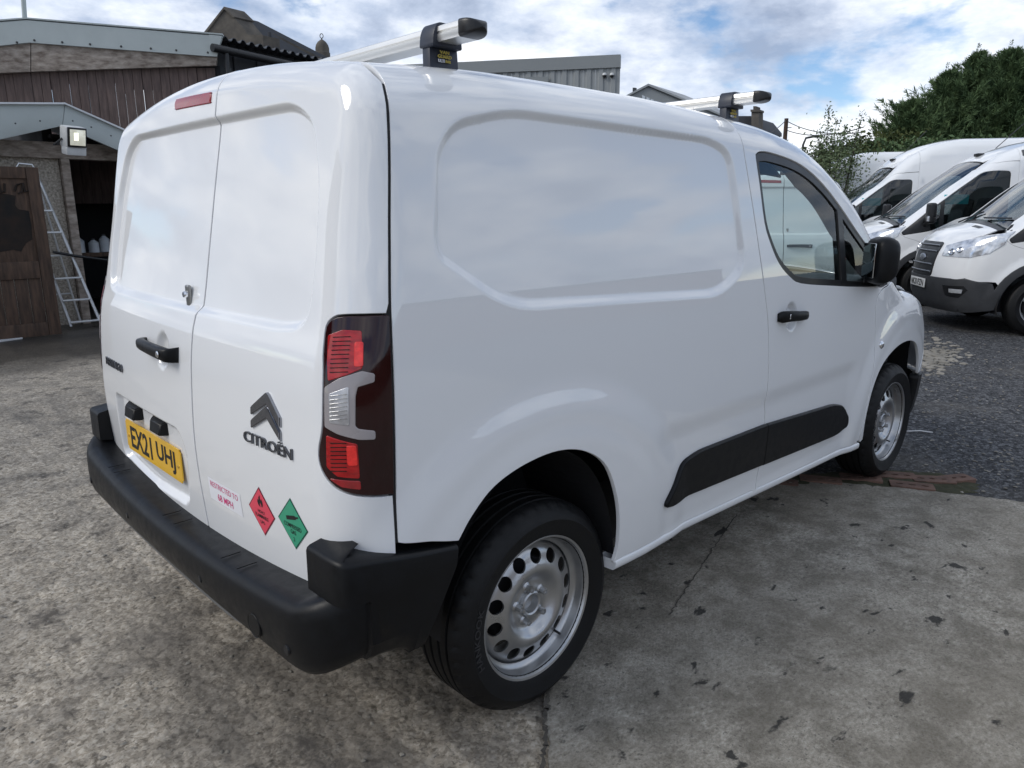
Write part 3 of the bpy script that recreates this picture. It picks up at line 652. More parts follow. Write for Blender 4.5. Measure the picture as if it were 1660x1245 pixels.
X_side=contour(RECP,'s',(-.0085,-.004,0,.004,.008,.012,.016,.020,.024,.029),.0105)
X_rear=np.concatenate([contour(RRPP,'r',(-.009,-.005,-.001,.003,.007,.011,.015,.019,.024),.0105),contour(PLRP,'r',(-.010,-.005,0,.005,.010,.018),.012),contour([(.085+r*cos(a),1.05+r*sin(a)) for r in (.03,) for a in np.linspace(0,2*pi,24,endpoint=False)],'r',(0,-.006,-.012,-.018,-.024,-.03,-.036),.009)])
X_door=contour([(1.405+.9*.03*cos(a),1.045+.03*sin(a)) for a in np.linspace(0,2*pi,24,endpoint=False)],'s',(.01,0,-.006,-.012,-.018,-.024,-.03,-.036),.009)
S_=lambda L:[('s',a,b) for a,b in L]
T_=lambda L:[('t',a,b) for a,b in L]
V=thing('panel_van','small white panel van with black bumper and roof bars, filling the foreground','van')
bseam=[(1.085,1.745),(1.091,1.609),(1.145,1.326),(1.211,1.048),(1.228,.855),(1.229,.74),(1.246,.627),(1.235,.345)]
bs=spline_pts(bseam,6)
rseam=spline_pts([(-.418,1.735),(-.426,1.70),(-.443,1.58),(-.470,1.383),(-.488,1.234),(-.500,1.046),(-.513,.834),(-.522,.715)],6)
rarch=spline_pts([(.283,.373),(.297,.446),(.280,.58),(.222,.714),(.127,.785),(.01,.815),(-.121,.808),(-.232,.776),(-.307,.720),(-.352,.668)],5)
farch=spline_pts([(2.29,.335),(2.262,.45),(2.30,.60),(2.41,.71),(2.59,.765),(2.80,.772),(2.97,.735),(3.08,.65),(3.14,.53)],5)
fseam=spline_pts([(2.47,1.095),(2.36,1.075),(2.295,1.02),(2.302,.90),(2.306,.813),(2.272,.64),(2.238,.458),(2.24,.345)],6)
win=np.array([(1.169,1.640),(1.178,1.655),(1.21,1.664),(1.285,1.664),(1.45,1.645),(1.583,1.612),(1.72,1.555),(1.86,1.478),(2.052,1.358),(2.20,1.27),(2.36,1.165),(2.425,1.115),(2.41,1.098),(2.054,1.118),(1.784,1.142),(1.49,1.172),(1.39,1.205),(1.30,1.262),(1.24,1.335),(1.199,1.414),(1.180,1.547)])
win=spline_pts(win,3,True)
dtop=[('t',1.08,-.665),('t',1.35,-.675),('t',1.6,-.69),('s',1.82,1.655),('s',1.95,1.588),('s',2.1,1.485),('s',2.25,1.375),('s',2.4,1.262),('s',2.5,1.17)]
sillz=lambda x:.372-.0285*(x-.3)
o_quarter=on_body(B,T_([(x,-.645) for x in np.linspace(-.40,1.08,12)])+[('t',1.083,-.69)]+S_(bs)+S_([(x,sillz(x)+.012) for x in np.linspace(1.2,.33,8)])+S_(rarch)+S_([(-.43,.69),(-.505,.708)])+S_(rseam[::-1])+T_([(-.411,-.70),(-.403,-.655)]))
o_door=on_body(B,dtop+S_(fseam)+S_([(x,sillz(x)+.012) for x in np.linspace(2.2,1.25,10)])+S_(bs[::-1])+[('t',1.083,-.69)])
o_win=on_body(B,S_(win))
o_wing=on_body(B,S_(fseam[::-1])+S_([(2.52,1.108),(2.706,1.073),(2.935,1.006),(3.13,.94),(3.28,.86),(3.30,.78),(3.20,.60)])+S_(farch[::-1])+S_([(2.26,.325)]))
o_apil=on_body(B,dtop[::-1]+T_([(1.09,-.645),(1.4,-.64),(1.7,-.632),(1.9,-.615),(2.0,-.615),(2.3,-.675),(2.6,-.735),(2.83,-.77)])+S_([(2.72,1.09),(2.55,1.118)]))
o_wind=on_body(B,T_([(1.97,y) for y in np.linspace(-.60,.60,9)]+[(2.3,.66),(2.6,.72),(2.83,.755)]+[(2.84,y) for y in np.linspace(.7,-.7,9)]+[(2.83,-.755),(2.6,-.72),(2.3,-.66)]))
o_roof=on_body(B,T_([(x,-.638) for x in np.linspace(-.395,1.7,14)]+[(1.9,-.61),(1.955,-.59)]+[(1.955,y) for y in np.linspace(-.45,.45,6)]+[(1.955,.59),(1.9,.61)]+[(x,.638) for x in np.linspace(1.7,-.395,14)]+[(-.425,y) for y in np.linspace(.6,-.6,9)]))
o_bon=on_body(B,T_([(2.93,y) for y in np.linspace(-.78,.78,9)]+[(3.15,.76),(3.3,.70),(3.42,.55)]+[(3.47,y) for y in np.linspace(.4,-.4,7)]+[(3.42,-.55),(3.3,-.70),(3.15,-.76)]))
for mir in (False,True):
    panel('side_panel',B,'side',o_quarter,WHITE,V,step=.02,gap=.0036,mir=mir,extra=X_side)
    d=panel('cab_door',B,'side',o_door,WHITE,V,holes=[o_win],step=.02,mir=mir,extra=X_door)
    panel('front_wing',B,'side',o_wing,WHITE,V,step=.022,mir=mir)
    panel('windscreen_pillar',B,'side',o_apil,WHITE,V,step=.03,gap=.001,mir=mir)
    q=B.dom('side',o_win); 
    wi=B.undom('side',inset(q if area2(q)>0 else q[::-1],.022)); 
    B.emb=False
    panel('window_seal',B,'side',o_win,BLK2,d,holes=[wi],step=.02,off=-.005,gap=.0005,flange=.02,mir=mir)
    panel('window_glass',B,'side',o_win,GLASS,d,step=.05,off=-.011,gap=.004,flange=.003,mir=mir)
    bar=on_body(B,S_([(1.845,1.47),(1.905,1.435),(1.95,1.13),(1.885,1.135)]))
    panel('window_divider',B,'side',bar,BLK2,d,step=.03,off=-.004,flange=.03,mir=mir)
    panel('door_trim',B,'side',o_door,DARK,d,holes=[wi],step=.05,off=-.045,gap=.012,flange=.01,mir=mir)
    panel('pillar_trim',B,'side',o_apil,DARK,V,step=.06,off=-.04,gap=.0,flange=.01,mir=mir)
    B.emb=True
    for pts in (S_(bs[2:]),S_(fseam),S_(rseam)): strip('door_seal',B,on_body(B,pts),SEAL,V,mir=mir)
    strip('door_seal',B,on_body(B,S_([(2.47,1.10),(2.706,1.075),(2.935,1.008),(3.13,.942),(3.28,.862)])),SEAL,V,mir=mir)
    panel('roof_rail',B,'side',on_body(B,T_([(.95,-.60),(1.25,-.60),(1.25,-.73),(.95,-.73)])),WHITE,V,step=.05,off=-.0075,flange=.004,mir=mir)
    # door handle (> key cover)
    sg=1 if mir else -1
    hp=on_body(B,S_([(1.285,1.052),(1.33,1.055),(1.405,1.05),(1.47,1.046),(1.525,1.040)])); B.emb=False; hb=B.to3('s',[1.285,1.33,1.405,1.47,1.525],[1.052,1.055,1.05,1.046,1.040]); B.emb=True
    oo=np.array([.004,.026,.032,.027,.004])[:,None]*np.array([0,-1,0])
    vs=[];fs=[]; cr=spline_pts(hb+oo,5); n=len(cr)
    for i in range(n):
        f=i/(n-1); hh=.024*(1-.35*f)*min(1,.6+4*min(f,1-f)); tt=.012
        for a in np.linspace(0,2*pi,12,endpoint=False): vs.append(cr[i]+np.array([0,-tt*np.sign(cos(a))*abs(cos(a))**.6,hh*np.sign(sin(a))*abs(sin(a))**.7])*1.0)
    for i in range(n-1):
        for k in range(12): fs.append((i*12+k,(i+1)*12+k,(i+1)*12+(k+1)%12,i*12+(k+1)%12))
    fs+=[tuple(range(12)),tuple((n-1)*12+k for k in range(12))[::-1]]
    vs=np.array(vs)*([1,-1,1] if mir else [1,1,1])
    hd=mk('door_handle',vs,fs if not mir else [f[::-1] for f in fs],BLK,d,True)
    kp=(hb+oo)[1]*([1,-1,1] if mir else [1,1,1]); box('key_cover',kp+np.array([-.006,sg*.0085,0]),(.007,.005,.02),CHR,hd,.002)
    # rub strip: two mouldings
    def rub(name,pts):
        q=on_body(B,S_(pts)); return panel(name,B,'side',q,BLK,V,step=.022,off=.016,gap=.0,flange=.018,bev=.007,mir=mir)
    rub('rub_strip',fillet([(.548,.495),(.665,.615),(.76,.632),(1.243,.628),(1.243,.468),(.60,.487)],[.02,.03,.04,.004,.004,.01]))
    rub('rub_strip',fillet([(1.252,.627),(1.88,.592),(1.99,.565),(2.065,.50),(2.07,.455),(1.96,.437),(1.252,.466)],[.004,.05,.04,.03,.02,.03,.004]))
    # sill
    xs=np.linspace(.29,2.245,24); sy=B.to3('s',xs,sillz(xs)+.03)[:,1]; sv=[];sf=[]
    prof=[(-.012,.015),(-.001,.0115),(.001,.007),(.0005,-.006),(-.003,-.016),(-.010,-.021),(-.06,-.023),(-.07,.012)]
    for x,y in zip(xs,sy):
        for a,b in prof: sv.append((x,(y-a)*(-1 if mir else 1),sillz(x)+b))
    m_=len(prof)
    for i in range(len(xs)-1):
        for j in range(m_-1): sf.append((i*m_+j,(i+1)*m_+j,(i+1)*m_+j+1,i*m_+j+1))
    sf+=[tuple(range(m_)),tuple((len(xs)-1)*m_+j for j in range(m_))[::-1]]
    bm=bmesh.new(); me=bpy.data.meshes.new('x'); me.from_pydata(sv,[],sf); bm.from_mesh(me); bpy.data.meshes.remove(me); bm_out('sill',bm,WHITE,V,50)
    # wheel arch liners
    for cx,ar in ((0,.455),(2.785,.47)):
        vs=[];fs=[]; A=np.linspace(R(4),R(176),40)
        for a in A:
            lx=cx+ar*cos(a)*(.72 if cx==0 and cos(a)>0 else .84 if cx==0 else .96)
            for y in (-.89+(.10*sst(2.85,3.25,lx) if cx else 0),-.52): vs.append((lx,y*sg*-1,.35+ar*sin(a)))
        for i in range(39): fs.append((2*i,2*i+2,2*i+3,2*i+1))
        vs.append((cx,-.52*sg*-1,.35)); c_=len(vs)-1
        for i in range(39): fs.append((2*i+1,2*i+3,c_))
        mk('wheel_arch_liner',vs,fs,DARK,V)
    # side repeater
    if True:
        rp=B.to3('s',[2.369],[.809])[0]*([1,-1,1] if mir else [1,1,1]); lathe('side_repeater',[(0,-.010),(.012,-.009),(.016,-.006),(.019,-.004),(.021,.002)],CHR,V,n=20,mtx=Matrix.Translation(Vector(rp))@(Matrix.Rotation(pi,4,'Z') if mir else Matrix.Identity(4)))
panel('roof',B,'top',o_roof,WHITE,V,step=.04)
panel('bonnet',B,'top',o_bon,WHITE,V,step=.04)
panel('windscreen',B,'top',o_wind,GLASS,V,step=.06,off=-.004,flange=.005)
panel('scuttle',B,'top',on_body(B,T_([(2.845,y) for y in np.linspace(-.76,.76,9)]+[(2.925,y) for y in np.linspace(.79,-.79,9)])),BLK2,V,step=.05,off=-.012)
fb=on_body(B,S_([(3.15,.54),(3.21,.60),(3.31,.78),(3.30,.85)])+[('f',y,.84) for y in np.linspace(-.55,.55,9)]); m2=(on_body(B,S_([(3.15,.54),(3.21,.60),(3.31,.78),(3.30,.85)]))*[1,-1,1])[::-1]
panel('front_bumper',B,'front',np.concatenate([fb,m2,[p for p in on_body(B,[('f',y,.54) for y in np.linspace(.6,-.6,9)])]]),WHITE,V,step=.05)
lb=on_body(B,S_([(3.12,.30),(3.14,.53)])); panel('front_valance',B,'front',np.concatenate([lb,on_body(B,[('f',y,.53) for y in np.linspace(-.6,.6,9)]),(lb*[1,-1,1])[::-1],on_body(B,[('f',y,.28) for y in np.linspace(.6,-.6,9)])]),BLK,V,step=.05,off=.008,flange=.05)
for s_ in (-1,1):
    panel('headlight',B,'front',on_body(B,[('f',-.78,.86),('f',-.50,.85),('f',-.52,.94),('f',-.70,.97)]),CHR,V,step=.05,off=.006,mir=s_>0)
panel('grille',B,'front',on_body(B,[('f',-.48,.70),('f',.48,.70),('f',.48,.79),('f',-.48,.79)]),BLK2,V,step=.06,off=.006)
# ---- rear doors
lt3=np.array([(-.490,-.884,1.236),(-.53,-.857,1.236),(-.562,-.826,1.235),(-.576,-.806,1.23),(-.587,-.79,1.21),(-.600,-.795,1.165),(-.612,-.806,1.119),(-.622,-.812,1.05),(-.628,-.813,.996),(-.632,-.809,.967),(-.635,-.804,.945),(-.636,-.804,.915),(-.634,-.819,.885),(-.624,-.844,.860),(-.603,-.872,.845),(-.57,-.897,.838),(-.513,-.913,.832)])
lt3=B.undom('rear',spline_pts(B.dom('rear',lt3),3))
rs3=on_body(B,S_(rseam)); rs3=np.concatenate([on_body(B,T_([(-.407,-.66),(-.412,-.70)])),rs3,on_body(B,S_([(-.524,.66),(-.53,.58)]))])
iu=np.argmin(np.abs(rs3[:,2]-1.236)+(rs3[:,2]<1.236)); il=np.argmin(np.abs(rs3[:,2]-.832)+(rs3[:,2]>.832))
edgeR=np.concatenate([rs3[:iu+1],lt3,rs3[il:]])
seamz=list(np.linspace(.49,1.74,150))
seamR=on_body(B,[('r',-.142,z) for z in seamz]); topS=on_body(B,T_([(-.44,-.142)]))
o_dr=np.concatenate([seamR,on_body(B,T_([(-.452,-.142)]+[(-.437,y) for y in np.linspace(-.142,-.60,6)])),edgeR,on_body(B,[('r',y,.49) for y in np.linspace(-.84,-.2,7)])])
DR=panel('rear_door',B,'rear',o_dr,WHITE,V,step=.019,gap=.0056,extra=X_rear); DR['label']='narrow right rear door carrying the badge and stickers'
eL=edgeR*[1,-1,1]
o_dl=np.concatenate([seamR,on_body(B,T_([(-.452,-.142)]+[(-.437,y) for y in np.linspace(-.142,.60,9)])),eL,on_body(B,[('r',y,.49) for y in np.linspace(.84,-.08,9)])])
DL=panel('rear_door',B,'rear',o_dl,WHITE,V,step=.019,gap=.0056,extra=X_rear); DL['label']='wide left rear door carrying the yellow number plate'
strip('door_seal',B,np.concatenate([seamR,on_body(B,T_([(-.452,-.142),(-.44,-.142)]))]),SEAL,V,wd=.04,depth=.0035)
strip('door_seal',B,on_body(B,T_([(-.43,y) for y in np.linspace(-.62,.62,14)])),SEAL,V)
LRED=M('dark_red_lens',(.016,.0006,.0014),.10,coat=.6,var=.25,scale=9,spec=.4,cior=1.4); LR2=M('bright_red_lens',(.36,.004,.006),.12,coat=.6,var=.35,scale=22,stretch=(1,1,4)); LR3=M('lit_red_reflector',(.85,.03,.025),.15,coat=.6,var=.25,scale=60); LCL=M('silver_lens',(.50,.50,.52),.2,metal=.5,coat=1,var=.25,scale=30); LGR=M('grey_lens_rim',(.30,.275,.28),.25,coat=1,var=.1)
fl=lambda L:B.undom('rear',spline_pts(B.dom('rear',np.array(L,float)),3,True))
pl=lambda L:B.undom('rear',fillet(B.dom('rear',np.array(L,float)),.004,4))
lbase=np.concatenate([lt3,rs3[iu+1:il][::-1]+np.array([-.002,0,0])])
for mir in (False,True):
    L=panel('tail_light',B,'rear',lbase,LRED,V,step=.02,gap=.004,off=.003,flange=.02,bev=.003,mir=mir)
    ub=pl([(-.592,-.803,1.192),(-.575,-.832,1.205),(-.546,-.861,1.203),(-.556,-.873,1.125),(-.585,-.855,1.112),(-.611,-.822,1.098)])
    panel('brake_lens',B,'rear',ub,LR2,L,step=.012,gap=0,off=.0045,flange=.003,mir=mir)
    for k in range(9):
        z=1.115+k*.0095; a=B.undom('rear',B.dom('rear',np.array([(-.600,-.822,z),(-.572,-.852,z+.002)]))); a=a+B.N(a)*.0058
        tube('lens_rib',(a*[1,-1,1] if mir else a),.0011,LRED,L,seg=5)
    for k in range(8):
        z=.897+k*.009; a=B.undom('rear',B.dom('rear',np.array([(-.628,-.838,z),(-.604,-.866,z+.002)]))); a=a+B.N(a)*.0058
        tube('lens_rib',(a*[1,-1,1] if mir else a),.0011,LRED,L,seg=5)
    panel('inner_reflector',B,'rear',pl([(-.562,-.858,1.180),(-.549,-.868,1.180),(-.555,-.874,1.13),(-.572,-.866,1.13)]),LR3,L,step=.012,gap=0,off=.0058,flange=.003,mir=mir)
    panel('inner_reflector',B,'rear',pl([(-.604,-.866,.955),(-.590,-.879,.955),(-.592,-.883,.912),(-.606,-.870,.912)]),LR3,L,step=.012,gap=0,off=.0058,flange=.003,mir=mir)
    cw=pl([(-.620,-.818,1.082),(-.600,-.846,1.103),(-.560,-.876,1.118),(-.539,-.889,1.111),(-.541,-.890,1.095),(-.572,-.873,1.086),(-.579,-.872,1.066),(-.585,-.875,.999),(-.580,-.879,.992),(-.550,-.897,.985),(-.551,-.898,.968),(-.580,-.882,.970),(-.612,-.850,.982),(-.626,-.822,.996)])
    panel('lens_surround',B,'rear',cw,LGR,L,step=.010,gap=0,off=.0055,flange=.004,mir=mir)
    ci=pl([(-.614,-.828,1.068),(-.588,-.862,1.085),(-.592,-.866,1.002),(-.618,-.832,1.006)])
    q=panel('reversing_lens',B,'rear',ci,LCL,L,step=.010,gap=0,off=.0068,flange=.002,mir=mir)
    for k in range(7):
        z=1.012+k*.0088; a=B.undom('rear',B.dom('rear',np.array([(-.612,-.831,z),(-.592,-.862,z+.006)]))); a=a+B.N(a)*.0082
        tube('lens_rib',(a*[1,-1,1] if mir else a),.0009,CHR,q,seg=5)
    db=pl([(-.628,-.826,.975),(-.585,-.879,.958),(-.590,-.886,.882),(-.620,-.850,.886),(-.632,-.828,.905)])
    panel('indicator_lens',B,'rear',db,LR2,L,step=.012,gap=0,off=.0045,flange=.003,mir=mir)
    lo_=pl([(-.628,-.834,.878),(-.590,-.887,.874),(-.590,-.888,.856),(-.616,-.858,.862)])
    panel('reflector_lens',B,'rear',lo_,M('deep_red_reflector',(.28,.006,.01),.2,coat=1,var=.2,scale=40),L,step=.012,gap=0,off=.0045,flange=.003,mir=mir)
# high brake light
bl=B.undom('rear',spline_pts(B.dom('rear',B.undom('rear',fillet(B.dom('rear',np.array([onp(292,165,(-.50,0,0),(1,0,0)),onp(350,155,(-.50,0,0),(1,0,0)),onp(352,172,(-.50,0,0),(1,0,0)),onp(294,182,(-.50,0,0),(1,0,0))])),.02,5))),2,True))
panel('high_brake_light',B,'rear',bl,M('brake_light_red',(.30,.006,.016),.2,coat=.5,var=.12,scale=30),DL,step=.012,gap=.0,off=.004,flange=.006,bev=.003)
# number plate, lamps
YEL=M('yellow_plate',(.80,.46,.014),.35,coat=.5,var=.04,scale=8); INK=M('black_ink',(.012,.012,.013),.5)
NPL=bpy.data.objects.new('number_plate',None); COL.objects.link(NPL); NPL.parent=DL
bm=bmesh.new(); bmesh.ops.create_cube(bm,size=1); bmesh.ops.scale(bm,vec=(.004,.52,.111),verts=bm.verts)
bmesh.ops.bevel(bm,geom=[e for e in bm.edges if abs((e.verts[0].co-e.verts[1].co).x)>.001],offset=.009,segments=4,affect='EDGES'); bm.transform(Matrix.Translation((-.650,.3045,.6853))); bm_out('plate_backing',bm,YEL,NPL,40)
flat_text('plate_lettering','EX21',(-.6525,.3045+.107,.684),(0,-1,0),(0,0,1),.212,.079,INK,NPL,.0003,.022); flat_text('plate_lettering','UHJ',(-.6525,.3045-.128,.684),(0,-1,0),(0,0,1),.168,.079,INK,NPL,.0003,.022)
for yy in (.3045+.236,.3045-.236): lathe('plate_screw',[(0,-.004),(.005,-.003),(.006,0)],M('yellow_screw',(.7,.42,.08),.4,metal=.4),NPL,n=12,mtx=Matrix.Translation((-.652,yy,.682))@Matrix.Rotation(-pi/2,4,'Z'))
flat_text('plate_maker',"AUTO PLATES",(-.6525,.17,.6345),(0,-1,0),(0,0,1),.03,.004,INK,NPL,.0002) if False else None
for yy in (.455,.205):
    bm=bmesh.new(); w2=.068
    for sx,x in ((0,-.620),(1,-.682)):
        pass
    v=[bm.verts.new(p) for p in [(-.640,yy+w2,.815),(-.640,yy-w2,.815),(-.664,yy-w2*.7,.803),(-.664,yy+w2*.7,.803),(-.640,yy+w2,.765),(-.640,yy-w2,.765),(-.672,yy-w2*.62,.764),(-.672,yy+w2*.62,.764)]]
    for f in ((0,1,2,3),(4,7,6,5),(0,4,5,1),(3,2,6,7),(0,3,7,4),(1,5,6,2)): bm.faces.new([v[i] for i in f])
    bmesh.ops.bevel(bm,geom=bm.edges[:],offset=.004,segments=2,affect='EDGES'); bm_out('plate_lamp',bm,BLK,DL,40)
# rear handle and lock
cr=spline_pts([(-.650,.232,1.060),(-.680,.200,1.062),(-.690,.10,1.062),(-.688,.00,1.058),(-.680,-.040,1.055),(-.652,-.052,1.055)],6); n=len(cr); vs=[];fs=[]
for i in range(n):
    f=i/(n-1); hh=.014+.009*f; tt=.014
    for a in np.linspace(0,2*pi,12,endpoint=False): vs.append(cr[i]+np.array([tt*np.sign(cos(a))*abs(cos(a))**.6,0,hh*np.sign(sin(a))*abs(sin(a))**.7]))
for i in range(n-1):
    for k in range(12): fs.append((i*12+k,i*12+(k+1)%12,(i+1)*12+(k+1)%12,(i+1)*12+k))
fs+=[tuple(range(12))[::-1],tuple((n-1)*12+k for k in range(12))]
RH=mk('door_handle',vs,fs,BLK,DL,True); lathe('key_barrel',[(0,-.003),(.008,-.003),(.010,0)],CHR,RH,n=16,mtx=Matrix.Translation((-.7025,-.012,1.058))@Matrix.Rotation(-pi/2,4,'Z'))
lk=B.to3('r',[-.045],[1.215])[0]; LK=box('security_lock',lk+np.array([-.004,0,0]),(.012,.024,.078),M('zinc_lock',(.32,.32,.31),.35,metal=.9,var=.1),DL,.011,seg=4); lathe('lock_barrel',[(0,-.010),(.008,-.010),(.010,-.006),(.010,0)],CHR,LK,n=14,mtx=Matrix.Translation(Vector(lk)+Vector((-.010,0,.012)))@Matrix.Rotation(-pi/2,4,'Z'))
# badge: two chevrons + lettering
BAD=M('chrome_badge',(.30,.31,.34),.12,metal=1,var=.15,scale=40)
def chevron(z0):
    yl,yr,ym=-.509,-.650,-.588
    P=[(yl,z0-.048),(ym+.010,z0-.004),(ym,z0),(ym-.010,z0-.004),(yr,z0-.052),(yr,z0-.075),(ym,z0-.030),(yl,z0-.070)]
    pts=B.to3('r',[a for a,b in P],[b for a,b in P]); n=B.N(pts)
    bm=bmesh.new(); vs=[bm.verts.new(p+n_*.0) for p,n_ in zip(pts,n)]; f=bm.faces.new(vs[:]); r=bmesh.ops.extrude_face_region(bm,geom=[f])
    for g in r['geom']:
        if isinstance(g,bmesh.types.BMVert): g.co.x-=.007
    bmesh.ops.bevel(bm,geom=[e for e in bm.edges if all(v.co.x<-.652 for v in e.verts)],offset=.0025,segments=2,affect='EDGES')
    bmesh.ops.triangulate(bm,faces=bm.faces); bm_out('chevron_badge',bm,BAD,DR,30)
chevron(1.036); chevron(1.002)
LET=M('dark_chrome_letters',(.12,.125,.14),.22,metal=.8,var=.2,scale=60)
Vt,Ft=text_mesh('CITROËN',.5,0); decal('badge_lettering',B,Vt,Ft,-.583,.9085,.232,.033,LET,DR,off=.0005,thick=.005)
Vt,Ft=text_mesh('BERLINGO',.5,.004); decal('badge_lettering',B,Vt,Ft,.60,.932,.215,.028,LET,DL,off=.0005,thick=.005)
# stickers
Vg,Fg=grid_art(6)
STW=M('white_vinyl',(.78,.79,.83),.4,var=.02); STP=M('magenta_print',(.62,.03,.18),.5)
s1=decal('speed_sticker',B,Vg,Fg,-.307,.694,.200,.066,STW,DR,.0008)
Vt,Ft=text_mesh('RESTRICTED TO'); decal('sticker_lettering',B,Vt,Ft,-.307,.711,.170,.0165,STP,s1,.0014)
Vt,Ft=text_mesh('68 MPH',0,.006); decal('sticker_lettering',B,Vt,Ft,-.307,.679,.095,.021,STP,s1,.0014)
def diamond(yc,zc,half,col,bord,lines,pic):
    s=decal('hazard_sticker',B,Vg,Fg,yc,zc,half*1.414,half*1.414,bord,DR,.0008,rot=pi/4)
    decal('sticker_face',B,Vg,Fg,yc,zc,half*1.414*.925,half*1.414*.925,col,s,.0014,rot=pi/4)
    for t,dz,wd,ht in lines:
        Vt,Ft=text_mesh(t,0,.012); decal('sticker_lettering',B,Vt,Ft,yc,zc+dz,wd,ht,INK,s,.002)
    v=np.array(pic)/1.0; V3=np.concatenate([v,np.zeros((len(v),1))],1); bm=bmesh.new(); f=bm.faces.new([bm.verts.new(p) for p in V3]); bmesh.ops.triangulate(bm,faces=[f]); Fp=[tuple(q.index for q in t.verts) for t in (bm.verts.index_update() or bm.faces)]; bm.free()
    decal('sticker_symbol',B,V3,Fp,yc,zc,1,1,INK,s,.002)
flame=[(0,.012),(-.010,.016),(-.014,.024),(-.012,.033),(-.007,.028),(-.006,.038),(.001,.046),(.002,.036),(.006,.031),(.008,.037),(.0125,.028),(.012,.019),(.007,.013),(.004,.020),(.001,.026),(-.003,.020)]
SB=M('dark_red_border',(.20,.02,.04),.4); SR=M('red_vinyl',(.72,.055,.10),.35,coat=.3,var=.03); SG=M('green_vinyl',(.035,.33,.19),.35,coat=.3,var=.03); SGB=M('dark_green_border',(.01,.09,.06),.4)
diamond(-.522,.712,.068,SR,SB,[('HIGHLY',-.001,.036,.009),('FLAMMABLE',-.014,.066,.0105),('LPG',-.030,.022,.009)],flame)
cyl=[(-.024,.006),(-.026,.016),(.014,.026),(.019,.024),(.030,.027),(.030,.023),(.021,.020),(.018,.016)]
diamond(-.675,.724,.068,SG,SGB,[('COMPRESSED',-.006,.078,.0115),('GAS',-.021,.024,.0115),('2',-.040,.006,.011)],cyl)
# ---- rear bumper
path=spline_pts(fillet([(-.30,-.943),(-.735,-.930),(-.752,-.45),(-.757,0),(-.752,.45),(-.735,.930),(-.30,.943)],[0,.17,.3,.3,.3,.17,0],10),1)
path=resample(path[:, :2],.02)[:-1]; 
# drop the closing stretch
k=np.argmax(np.linalg.norm(np.diff(path,axis=0),axis=1)); 
pth=[p for p in path if not (abs(p[1])<.9 and p[0]>-.5)]; pth=np.array(pth)
main=pth[[i for i,p in enumerate(pth) if p[0]<-.595]]; main=main[np.argsort(np.arange(len(main)))]
def pmain(i,f):
    y=main[i][1]; t=.548+.042*min(1,(abs(y)/.80))**2; e=max(0,(abs(y)-.80)/.13); lo=.405-.004*min(1,abs(y)/.8)**2+.045*e*e
    top=t+.045*min(1,e)
    return [(-.105,top),(-.05,top),(-.026,top-.003),(-.012,top-.011),(-.003,top-.026),(.0,top-.048),(.001,(top+lo)/2),(-.003,lo+.05),(-.010,lo+.026),(-.024,lo+.010),(-.045,lo),(-.10,lo-.004)]
BM=sweep('rear_bumper',main[::-1],pmain,BLK,V)
val=pth[[i for i,p in enumerate(pth) if p[0]<-.68 and -.60<p[1]<.86]]
VALM=M('grey_valance',(.16,.165,.17),.5,var=.1,scale=12)
sweep('bumper_valance',val[::-1],lambda i,f:[(-.05,.425),(-.026-.02*sst(.12,0,f)-.02*sst(.86,1,f),.415),(-.030-.02*sst(.12,0,f)-.02*sst(.86,1,f),.392),(-.05,.374),(-.10,.37)],VALM,V)
cp=np.array(spline_pts([(-.357,-.9445),(-.43,-.945),(-.50,-.9455),(-.57,-.945),(-.635,-.943),(-.664,-.936),(-.677,-.919),(-.682,-.885),(-.683,-.795)],5))
topc=Spl([(0,.661),(.25,.680),(.45,.698),(.62,.712),(.8,.718),(1,.718)])
sc_=np.concatenate([[0],np.cumsum(np.linalg.norm(np.diff(cp,axis=0),axis=1))]); sc_/=sc_[-1]
def pcor(i,f):
    f=sc_[len(cp)-1-i]; top=float(topc(f)); lo=.412+.035*float(sst(.15,.5,f)); k_=.045*sst(.45,.75,f); w=-.05*float(sst(.555,.60,f))
    return [(-.075,top+.003+k_*.25),(-.030-k_*.3,top+.002+k_*.12),(-.010,top+.001),(-.003,top-.003),(0,top-.011),(.001,.612),(.0+w,.604),(.0+w,.50),(-.004+w,lo+.05),(-.014+w,lo+.018),(-.034+w,lo),(-.09,lo-.002)]
for mir in (False,True):
    o=sweep('bumper_corner',cp[::-1],pcor,BLK,V)
    for v in o.data.vertices:
        if v.co.x>-.52: v.co.x-=.105*float(sst(.65,.41,v.co.z))*float(sst(-.52,-.36,v.co.x))
    if mir:
        for v in o.data.vertices: v.co.y*=-1
        o.data.flip_normals()
B.emb=True
for i in range(3,9):
    pass
pick=lambda yy:main[np.argmin(np.abs(main[:,1]-yy)+(main[:,0]>-.66))]
for yy,z,r in ((-.775,.470,.0125),(-.30,.475,.010),(.30,.475,.010),(.775,.470,.0125)):
    p=pick(yy); i=np.argmin(np.linalg.norm(main-p,axis=1)); t=main[min(i+1,len(main)-1)]-main[max(i-1,0)]; t/=np.linalg.norm(t); nn=np.array([t[1],-t[0]]); nn=nn if nn[0]<0 else -nn
    mt=Matrix.Translation((p[0]+nn[0]*.0015,p[1]+nn[1]*.0015,z))@Vector((nn[0],nn[1],0)).to_track_quat('Z','Y').to_matrix().to_4x4()
    lathe('parking_sensor',[(0,.0012),(r*.8,.0012),(r*.84,.0),(r,.0006),(r*1.06,-.003)],BLK2,BM,n=20,axis='Z',mtx=mt)
